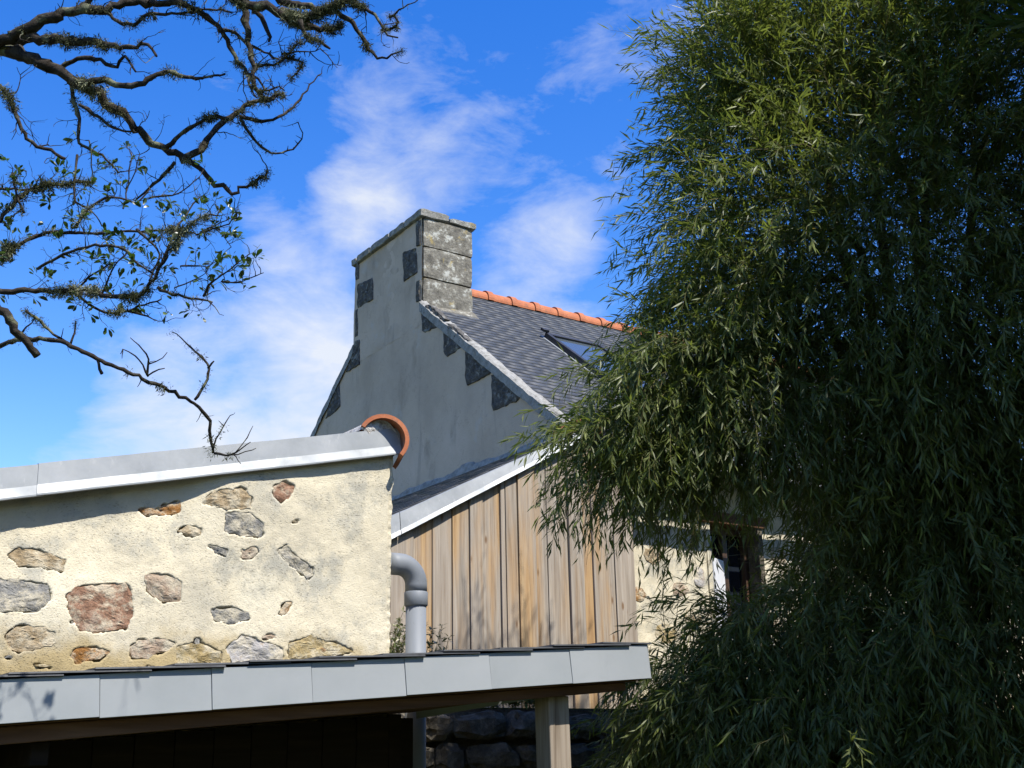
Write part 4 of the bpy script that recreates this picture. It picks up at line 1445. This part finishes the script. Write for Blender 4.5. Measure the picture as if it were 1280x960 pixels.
# ------------------------------------------------------------------ gnarled lichen-covered tree at the left
tree = thing('lichen_tree', far(-420, 700, 3.4), 'gnarled old tree reaching in with dark lichen-covered twisted branches', 'tree')
Z1 = lambda L: [(x / 3.2, y / 3.2) for x, y in L]
Z2 = lambda L: [(x / 3.2, 280 + y / 3.2) for x, y in L]
Z3 = lambda L: [(260 + x / 4.571, y / 4.571) for x, y in L]
Z4 = lambda L: [(x / 3.765, 160 + y / 3.765) for x, y in L]
BRN = [  # pixels, start radius px, end radius px, depth, lichen density
    (Z1([(-700, 60), (-350, 120), (0, 195), (100, 225), (200, 265), (300, 320), (380, 365), (430, 420), (500, 462), (550, 520), (610, 572), (690, 612), (740, 640), (800, 672), (860, 730), (940, 775), (1000, 742), (1075, 690)]), 13, 1.6, 3.5, 2.8),
    (Z1([(-700, 200), (-300, 250), (0, 170), (60, 140), (140, 95), (250, 50), (330, 48), (420, 35), (520, 10), (640, 15), (720, 10), (800, 45), (850, 85), (900, 155), (935, 215), (975, 270), (1010, 330), (1040, 390)]), 13, 1.6, 3.4, 1.5),
    (Z1([(330, 335), (400, 318), (470, 335), (540, 345), (600, 310), (660, 290), (740, 305), (820, 310), (900, 293)]), 5, 1.2, 3.45, 1.2),
    (Z1([(740, 635), (800, 600), (850, 530), (900, 490), (960, 440), (1030, 405), (1090, 395), (1130, 370)]), 5, 2.2, 3.55, 2.6),
    (Z1([(650, 590), (690, 575), (740, 520), (800, 490), (860, 465), (905, 480)]), 4, 2.0, 3.5, 2.4),
    (Z1([(960, 465), (1060, 485), (1130, 460), (1190, 410), (1220, 370), (1240, 340), (1285, 290)]), 2.6, .8, 3.55, .8),
    (Z1([(960, 475), (1000, 540), (1060, 595), (1110, 615), (1160, 600), (1210, 555), (1190, 490)]), 2.2, .6, 3.55, .4),
    (Z1([(965, -60), (985, 120), (1000, 200), (1020, 260), (1010, 330), (1060, 400), (1100, 400)]), 7, 1.4, 3.4, .7),
    (Z1([(-200, 200), (0, 345), (40, 400), (70, 480), (100, 540), (150, 585), (210, 610), (260, 640)]), 6, 2.0, 3.3, 2.2),
    (Z1([(270, 305), (285, 350), (300, 420), (320, 500), (315, 570), (370, 600), (430, 640), (470, 690)]), 3.2, 1.2, 3.55, .8),
    (Z1([(20, 165), (120, 150), (220, 165), (320, 165), (420, 180), (500, 190), (590, 180), (625, 235)]), 8, 1.6, 3.4, 2.2),
    (Z1([(320, 420), (400, 470), (470, 520), (540, 520)]), 2.4, 1.4, 3.5, .9),
    (Z1([(230, 280), (290, 245), (340, 232), (400, 240), (460, 270), (500, 220), (540, 290)]), 4, 1.4, 3.45, 1.6),
    (Z1([(330, 30), (380, -20), (420, -60)]), 5, 4, 3.4, .3),
    (Z1([(420, 35), (480, 90), (540, 95), (600, 60), (740, 55), (830, 35), (930, 50)]), 3, 1, 3.4, 1.0),
    (Z1([(700, 650), (660, 695), (600, 750), (540, 800)]), 2.5, 1.2, 3.5, .6),
    # thick crown of branches at the top
    (Z3([(-200, -300), (60, -120), (200, 10), (330, 40), (420, 80), (520, 130), (600, 160), (700, 170), (760, 140)]), 10, 3.0, 3.3, 5.0),
    (Z3([(250, -120), (420, 0), (560, 40), (680, 60), (800, 90), (850, 170), (900, 240), (960, 325), (1030, 340), (1070, 295), (1110, 290)]), 7, .9, 3.3, 1.8),
    (Z3([(600, -120), (760, -20), (860, 30), (950, 80), (1010, 180), (1060, 210), (1085, 215)]), 5, 1.0, 3.3, 5.0),
    (Z3([(1010, 180), (1080, 145), (1065, 90), (1030, 110), (1090, 60), (1125, 35), (1205, 0)]), 2.4, .6, 3.3, 1.4),
    (Z3([(420, 60), (560, 100), (650, 60), (740, 20), (860, -30)]), 6, 3, 3.2, 5.0),
    (Z3([(260, 50), (320, 130), (350, 240)]), 4, 2, 3.3, 1.0),
    (Z3([(520, 120), (560, 200), (640, 240), (700, 275)]), 3.4, 1.4, 3.3, 2.4),
    (Z3([(270, 380), (380, 370), (440, 330), (520, 240)]), 2.4, .8, 3.35, 2.0),
    (Z3([(440, 330), (540, 360), (480, 440)]), 2, 1, 3.35, 3.0),
    (Z3([(60, 180), (150, 185), (220, 250), (340, 300), (400, 340)]), 2.6, 1.3, 3.4, .8),
    (Z3([(420, 310), (520, 295), (600, 300), (640, 280)]), 1.4, .6, 3.35, .5),
    (Z3([(230, 420), (290, 450), (330, 520), (400, 490), (440, 520)]), 2.0, .8, 3.4, .6),
    (Z3([(230, 440), (240, 500), (280, 560)]), 1.8, 1.0, 3.4, .5),
    # lower cluster
    (Z4([(-500, 700), (-200, 760), (0, 770), (120, 765), (250, 765), (400, 760), (500, 790), (640, 790), (700, 750), (740, 680), (800, 580), (860, 500), (950, 420), (1040, 400)]), 6, 1.0, 3.2, 4.2),
    (Z4([(-400, 600), (-150, 520), (0, 430), (90, 330), (200, 270), (330, 262), (440, 255)]), 5, 2, 3.3, 2.4),
    (Z4([(-300, 280), (-100, 280), (0, 285), (90, 288), (200, 300)]), 3.2, 1.6, 3.35, .3),
    (Z4([(-100, 640), (60, 560), (200, 500), (330, 490), (480, 500), (600, 485), (820, 485), (960, 490), (1130, 415)]), 4.2, .8, 3.3, 2.4),
    (Z4([(180, 660), (290, 600), (380, 570), (460, 550), (580, 570), (640, 630), (720, 690)]), 2.4, 1.4, 3.25, .5),
    (Z4([(740, 750), (800, 780), (900, 800), (1000, 820)]), 2.2, 1.2, 3.2, 1.0),
    (Z4([(960, 790), (1000, 720), (1050, 690), (1170, 590)]), 1.6, .5, 3.2, .5),
    (Z4([(1040, 720), (1130, 725), (1245, 680)]), 1.1, .5, 3.2, .1),
    (Z4([(330, 765), (420, 830), (500, 870), (600, 860), (680, 830), (760, 810)]), 2.2, 1, 3.2, 1.2),
    (Z4([(600, 860), (680, 880), (745, 912)]), 1.6, .5, 3.2, .4),
    (Z4([(360, 762), (420, 700), (480, 660), (560, 620), (590, 600)]), 1.4, .7, 3.25, .2),
    (Z4([(480, 780), (540, 650), (600, 590)]), 1.3, .6, 3.25, .2),
    (Z4([(640, 480), (700, 530), (750, 600), (700, 720)]), 1.6, 1, 3.25, .6),
    (Z4([(760, 640), (830, 480), (900, 380), (940, 320)]), 2, .9, 3.25, 1.4),
    (Z4([(940, 490), (1010, 470), (1090, 560)]), 1, .5, 3.25, .1),
    (Z4([(960, 480), (1050, 440), (1110, 410)]), 1, .5, 3.25, .1),
    (Z4([(850, 650), (920, 650), (975, 655)]), 1.2, .6, 3.25, .3),
    (Z4([(820, 750), (900, 720), (970, 680)]), 1.0, .5, 3.25, .1),
    (Z4([(580, 380), (600, 280), (620, 115)]), 1.2, .5, 3.3, .1),
    (Z4([(590, 290), (630, 220), (655, 120)]), 1.0, .5, 3.3, .1),
    (Z4([(700, 330), (850, 300), (950, 220)]), 1.4, .5, 3.3, .3),
    (Z4([(60, 210), (80, 330), (110, 400)]), 2, 1.6, 3.3, 1.2),
    (Z4([(420, 60), (430, 140), (435, 260)]), 1.2, .8, 3.4, .3),
    (Z4([(360, 130), (350, 260), (360, 350), (420, 380), (480, 460)]), 1.8, .9, 3.35, .6),
    (Z4([(350, 470), (400, 400), (470, 340), (560, 330), (640, 350), (700, 290)]), 2, 1, 3.3, .9),
    # cut stub and the long low bough
    (Z2([(-260, 40), (-100, 220), (0, 340), (50, 400), (90, 450), (130, 500), (150, 532)]), 8, 5.0, 3.2, .15),
    (Z2([(-400, 620), (-150, 540), (0, 488), (60, 465), (130, 460), (210, 460), (280, 485), (360, 525), (430, 560), (520, 595), (600, 630), (680, 665), (750, 700), (800, 735), (840, 780), (840, 840), (855, 915)]), 4.2, 2.0, 3.3, .45),
    (Z2([(855, 915), (900, 925), (935, 920), (1000, 870)]), 1.6, .5, 3.3, .3),
    (Z2([(850, 905), (870, 850), (920, 768)]), 1.2, .5, 3.3, .2),
    (Z2([(935, 922), (962, 958)]), .7, .4, 3.3, 0), (Z2([(935, 925), (1026, 898)]), .8, .4, 3.3, 0), (Z2([(940, 915), (985, 860), (1012, 808)]), .7, .4, 3.3, 0),
    (Z2([(780, 705), (820, 640), (835, 570), (820, 550), (770, 500), (690, 430)]), 2.2, .5, 3.3, .5),
    (Z2([(830, 575), (858, 550)]), 1.4, .9, 3.3, 0),
    (Z2([(590, 605), (595, 540), (560, 490), (520, 455)]), 1.5, .5, 3.3, 0), (Z2([(590, 612), (570, 560), (530, 520), (490, 500), (482, 520)]), 1.3, .5, 3.3, 0),
    (Z2([(595, 560), (640, 540), (670, 515)]), 1.0, .5, 3.3, 0), (Z2([(590, 610), (625, 585), (662, 578)]), 1.2, .6, 3.3, 0),
    (Z2([(100, 350), (150, 380), (210, 440), (280, 480)]), 2, 1.4, 3.25, 1.0),
    (Z2([(60, 470), (100, 420), (140, 380)]), 1.5, .8, 3.25, .3),
    (Z2([(280, 482), (300, 430), (300, 390)]), 1.5, .9, 3.3, .8), (Z2([(390, 540), (400, 570), (405, 600)]), 1.5, 2.2, 3.3, 0),
]
lich_P, lich_N, lich_S = [], [], []
twV, twF = [], []
leafP = []


def add_tube(pts, rad, sides=5):
    V, Fc = tube_data(pts, rad, sides, .1)
    o = len(twV)
    twV.extend(V)
    for f in Fc:
        twF.append([o + i for i in f])


def rooted(px):
    """carry a bough that leaves the picture back to the trunk, or up to the leader overhead"""
    u, v = px[0]
    if u < -5:
        vt = v + 60
        ut = -420 + (620 - vt) * .14 if vt > 330 else -380 + (330 - vt) * .185
        return [(ut, vt), (ut * .6 + u * .4, vt * .6 + v * .4 - 12)] + px, True
    if v < -10 and u > 150:
        return [(u - 12, -105 + (u - 120) * .2)] + px, True
    return px, False


def smooth_line(px, r0, r1, d0):
    """resample the traced line in space, letting its distance wander"""
    px, root = rooted(px)
    n = len(px)
    ph, amp = rnd.uniform(0, 6.28), rnd.uniform(.06, .16)
    pts, rad = [], []
    cum = [0]
    for a_, b_ in zip(px[:-1], px[1:]):
        cum.append(cum[-1] + math.hypot(b_[0] - a_[0], b_[1] - a_[1]))
    tot = cum[-1]
    step = 7.0
    k = max(3, int(tot / step))
    for i in range(k + 1):
        s = tot * i / k
        j = max(q for q in range(n) if cum[q] <= s + 1e-6)
        j = min(j, n - 2)
        f = (s - cum[j]) / max(1e-6, cum[j + 1] - cum[j])
        p0, p1, p2, p3 = px[max(j - 1, 0)], px[j], px[j + 1], px[min(j + 2, n - 1)]
        q = [.5 * (2 * p1[c] + (p2[c] - p0[c]) * f + (2 * p0[c] - 5 * p1[c] + 4 * p2[c] - p3[c]) * f * f + (-p0[c] + 3 * p1[c] - 3 * p2[c] + p3[c]) * f ** 3) for c in (0, 1)]
        dist = d0 + amp * math.sin(ph + s / 90.0)
        if root:
            wq = min(1.0, s / 260.0)
            dist = 3.36 * (1 - wq) + dist * wq
        jq = min(1.6, .35 + r0 * .16)
        pts.append(Vector(far(q[0] + rnd.gauss(0, jq), q[1] + rnd.gauss(0, jq), dist)))
        r = (r0 + (r1 - r0) * (i / k) ** 1.4) * dist / F_PX
        r *= 1 + .22 * fbm(s * .06, r0, d0 * 7, 3) + (.25 if rnd.random() < .08 else 0)
        rad.append(max(r, .0007))
    return pts, rad


def twiglet(p, d, length, r, depth=0):
    n = max(3, int(length / .012))
    pts = [p]
    dd = d.normalized()
    for i in range(n):
        dd = (dd + Vector((rnd.gauss(0, 1), rnd.gauss(0, 1), rnd.gauss(0, 1) + .12)) * .26).normalized()
        pts.append(pts[-1] + dd * (length / n))
    rad = [r * (1 - .6 * i / n) for i in range(n + 1)]
    add_tube(pts, rad, 4)
    if depth < 1 and length > .05:
        for _ in range(rnd.randint(1, 3)):
            i = rnd.randint(1, n - 1)
            sd = (dd.cross(Vector((rnd.gauss(0, 1), rnd.gauss(0, 1), rnd.gauss(0, 1))))).normalized()
            twiglet(pts[i], sd * .8 + dd * .6, length * rnd.uniform(.2, .5), r * .6, depth + 1)
    return pts[-1], dd, pts


for bi, (px, r0, r1, d0, lich) in enumerate(BRN):
    pts, rad = smooth_line(px, r0, r1, d0)
    tube('branch', pts, rad, 'bark', tree, 8 if r0 > 4 else 6, .10)
    low = 29 <= bi <= 53
    n = len(pts)
    for i in range(n):
        tng = (pts[min(i + 1, n - 1)] - pts[max(i - 1, 0)]).normalized()
        rv = Vector((rnd.gauss(0, 1), rnd.gauss(0, 1), rnd.gauss(0, 1)))
        sd = tng.cross(rv).normalized()
        # spurs and side twigs
        pr = .20 if bi < 54 else .07
        if rnd.random() < pr and r0 < 9:
            twiglet(pts[i], sd + tng * .5, rnd.uniform(.012, .05 if not low else .085), rnd.uniform(.0012, .0022))
        elif rnd.random() < .28 and bi < 54:
            twiglet(pts[i] + sd * rad[i] * .7, sd, rnd.uniform(.008, .02), rnd.uniform(.0014, .0024), 1)
        if low and rnd.random() < .75 and pts[i].length > 0:
            e, dd, tp = twiglet(pts[i], sd * .8 + tng * .3 + Vector((0, 0, .5)), rnd.uniform(.03, .09), .0014)
            if rnd.random() < .65:
                leafP.append((e, dd))
        # long crooked twigs
        if bi < 29 and rnd.random() < .22 and .3 < i / n:
            twiglet(pts[i], sd + tng * .7, rnd.uniform(.05, .15), rnd.uniform(.0014, .0026))
        # lichen tufts
        for _ in range(int(lich * 5.0 * rnd.random() + .7 * lich + rnd.random() * .6)):
            rv = Vector((rnd.gauss(0, 1), rnd.gauss(0, 1), rnd.gauss(0, 1) - .25))
            sd2 = (rv - tng * rv.dot(tng)).normalized()
            clump = fbm(pts[i].x * 9, pts[i].y * 9, pts[i].z * 9, 2)
            if clump < -.02 + .1 * rnd.random():
                continue
            lich_P.append(pts[i] + sd2 * rad[i] * .9)
            lich_N.append(sd2)
            lich_S.append((.6 + 1.1 * max(0, clump)) * rnd.uniform(.6, 1.25) * min(1.0, .45 + rad[i] / .009))
me = bpy.data.meshes.new('twigs')
me.from_pydata([tuple(v) for v in twV], [], twF)
me.update()
tw = link('twigs', me, 'bark', tree)
tw['kind'] = 'stuff'


def lichen():
    P = np.array(lich_P)
    N = np.array(lich_N)
    Sx = np.array(lich_S)
    K = 27
    n = len(P)
    p = np.repeat(P, K, 0) + rng.normal(size=(n * K, 3)) * .0065
    d = unit(np.repeat(N, K, 0) * .55 + rng.normal(size=(n * K, 3)) * .65 + np.array([0, 0, -.25]))
    ln = np.repeat(Sx, K) * rng.uniform(.004, .018, n * K)
    nv = unit(rng.normal(size=(n * K, 3)))
    V, Fc = leaf_mesh(p, d, nv, ln, ln * rng.uniform(.12, .24, n * K), rng.uniform(-.5, .5, n * K))
    pale = np.array([max(0.0, fbm(q[0] * 7, q[1] * 7, q[2] * 7, 2)) * 1.3 for q in P])
    tone = np.clip(np.repeat(rng.uniform(0, .5, n) + pale, K) + rng.uniform(-.1, .3, n * K), 0, 1)
    o = npmesh('lichen', V, Fc, 'lichen', tree, tone=np.repeat(tone, 5))
    o['kind'] = 'stuff'
    print('lichen tufts', n)


lichen()


def small_leaves():
    P, D, Nn, Ln = [], [], [], []
    for e, dd in leafP:
        for _ in range(rnd.randint(4, 8)):
            rv = Vector((rnd.gauss(0, 1), rnd.gauss(0, 1), rnd.gauss(0, 1)))
            P.append(e + rv * .003)
            D.append((dd * .9 + rv.normalized() * .8).normalized())
            Nn.append((Vector((rnd.gauss(0, .6), rnd.gauss(0, .6), 1))).normalized())
            Ln.append(rnd.uniform(.012, .032))
    P, D, Nn, Ln = np.array(P), np.array(D), np.array(Nn), np.array(Ln)
    d = unit(D)
    sv = unit(np.cross(d, Nn))
    nv = np.cross(sv, d)
    W_ = (Ln * rng.uniform(.36, .5, len(P)))[:, None]
    L_ = Ln[:, None]
    cols = [P]
    for t_, w_, h_ in ((.3, .55, .06), (.62, 1.0, .07), (.86, .7, .03)):
        c_ = P + d * L_ * t_
        cols += [c_ + sv * W_ * w_ * .5 + nv * L_ * (h_ + .05 * w_), c_ - sv * W_ * w_ * .5 + nv * L_ * (h_ + .05 * w_)]
    cols.append(P + d * L_)
    V = np.stack(cols, 1).reshape(-1, 3)
    k_ = np.arange(len(P))[:, None] * 8
    Fc = np.stack([k_ + np.array(f) for f in ([0, 2, 1], [1, 2, 4], [1, 4, 3], [3, 4, 6], [3, 6, 5], [5, 6, 7])], 1).reshape(-1, 3)
    tone = np.clip(rng.random(len(P)) ** 1.6 + .05, 0, 1)
    o = npmesh('foliage', V, Fc, 'small_leaf', tree, tone=np.repeat(tone, 8))
    o['kind'] = 'stuff'


small_leaves()
tb = far(-430, 800, 3.3)
tb[2] = 0
top = far(-230, 60, 3.4)
tube('trunk', [tb + np.array([0, 0, -.1]), tb * .98 + np.array([0, 0, .6]), far(-420, 620, 3.35), far(-380, 330, 3.4), far(-330, 60, 3.4), far(-260, -140, 3.35), far(-120, -160, 3.3), far(120, -130, 3.3), far(330, -64, 3.34), far(470, -38, 3.34)],
     [.20, .15, .12, .09, .07, .055, .045, .035, .026, .012], 'bark', tree, 12, .08)


# ------------------------------------------------------------------ unseen trees, added to cut the light on the willow
def added_shade_tree(x, y, h, r):
    o = thing('added_shade_tree', (x, y, 0), 'dense dark-leaved tree added out of view to shade the willow', 'tree', 'added shade trees out of view')
    tube('trunk', [(x, y, -.1), (x + .05, y, h * .3), (x, y + .05, h * .75)], [.2, .16, .06], 'willow_bark', o, 10, .06)
    n = 14000
    cs = np.array([(x + rnd.uniform(-.6, .6) * r, y + rnd.uniform(-.6, .6) * r, h * rnd.uniform(.28, .85)) for _ in range(16)])
    c = cs[rng.integers(0, 16, n)]
    d = unit(rng.normal(size=(n, 3)))
    P = c + d * (r * .55 * rng.random(n) ** .4)[:, None]
    ld = unit(d + rng.normal(size=(n, 3)) * .6)
    ln = rng.uniform(.14, .26, n)
    V, Fc = leaf_mesh(P, ld, unit(rng.normal(size=(n, 3)) * .6 + np.array([0, 0, 1.0])), ln, ln * .5, rng.uniform(-.2, .3, n))
    q = npmesh('crown', V, Fc, 'small_leaf', o, tone=np.repeat(rng.uniform(0, .5, n), 5))
    q['kind'] = 'stuff'


for a_ in ((6.6, -2.6, 7.0, 2.8), (2.8, -4.0, 6.6, 2.6), (9.6, -.8, 7.0, 2.8), (10.6, 2.6, 6.5, 2.4)):
    added_shade_tree(*a_)


# ------------------------------------------------------------------ weeds
def weed(px, py, pz_, h, n, label, group, spread=.09, fl=.35):
    o = thing('weed', (px, py, pz_), label, 'plant', group)
    P, D, Nn, L, Wd, Tn = [], [], [], [], [], []
    SV, SF = [], []
    for _ in range(n):
        a_ = rnd.uniform(0, 6.28)
        d = Vector((math.cos(a_) * spread * 3, math.sin(a_) * spread * 3, 1)).normalized()
        p = Vector((px + math.cos(a_) * spread * .4 * rnd.random(), py + math.sin(a_) * spread * .4 * rnd.random(), pz_))
        hh = h * rnd.uniform(.55, 1.1)
        pts = [p]
        for i in range(6):
            d = (d + Vector((rnd.gauss(0, 1), rnd.gauss(0, 1), .4)) * .12).normalized()
            pts.append(pts[-1] + d * hh / 6)
        V, Fc = tube_data(pts, [.0018] * 7, 3)
        o_ = len(SV)
        SV.extend(V)
        SF.extend([[o_ + i for i in f] for f in Fc])
        for i in range(1, 7):
            for _k in range(6):
                rv = Vector((rnd.gauss(0, 1), rnd.gauss(0, 1), rnd.gauss(0, .6) + .3)).normalized()
                P.append(pts[i] + rv * .004)
                D.append(rv)
                Nn.append(Vector((rnd.gauss(0, .5), rnd.gauss(0, .5), 1)).normalized())
                L.append(rnd.uniform(.02, .055))
                Wd.append(L[-1] * rnd.uniform(.2, .4))
                Tn.append(rnd.uniform(.0, .7) if i < 5 else (rnd.uniform(.85, 1) if rnd.random() < fl else rnd.uniform(.3, .8)))
    mesh('stem', SV, SF, 'twig', o)
    V, Fc = leaf_mesh(np.array(P), np.array(D), np.array(Nn), np.array(L), np.array(Wd), rng.uniform(-.2, .3, len(P)))
    f = npmesh('foliage', V, Fc, 'weed', o, tone=np.repeat(np.array(Tn), 5))
    f['kind'] = 'stuff'


for (x, y, h) in [(3.36, 6.5, .46), (3.46, 6.65, .54), (3.62, 6.75, .60), (3.80, 6.9, .60), (3.95, 6.8, .50)]:
    weed(x, y, 1.91, h, 26, 'wispy flowering weed growing between the grey downpipe and the timber boards', 'weeds by the downpipe')
for (x, y, h) in [(3.6, 6.40, .10), (3.85, 6.42, .13), (4.05, 6.40, .18), (4.2, 6.42, .20), (4.4, 6.4, .22), (4.6, 6.4, .16)]:
    weed(x, y, 1.91, h, 16, 'low green weed on top of the dark rubble wall', 'weeds on the rubble wall', .2, .1)

# put every Empty at the foot of its thing without moving the parts
for o in list(COL.objects):
    if o.type == 'EMPTY' and '_at' in o:
        loc = Vector(o['_at'])
        o.location = loc
        for c in o.children:
            c.matrix_parent_inverse = Matrix.Translation(-loc)
        del o['_at']
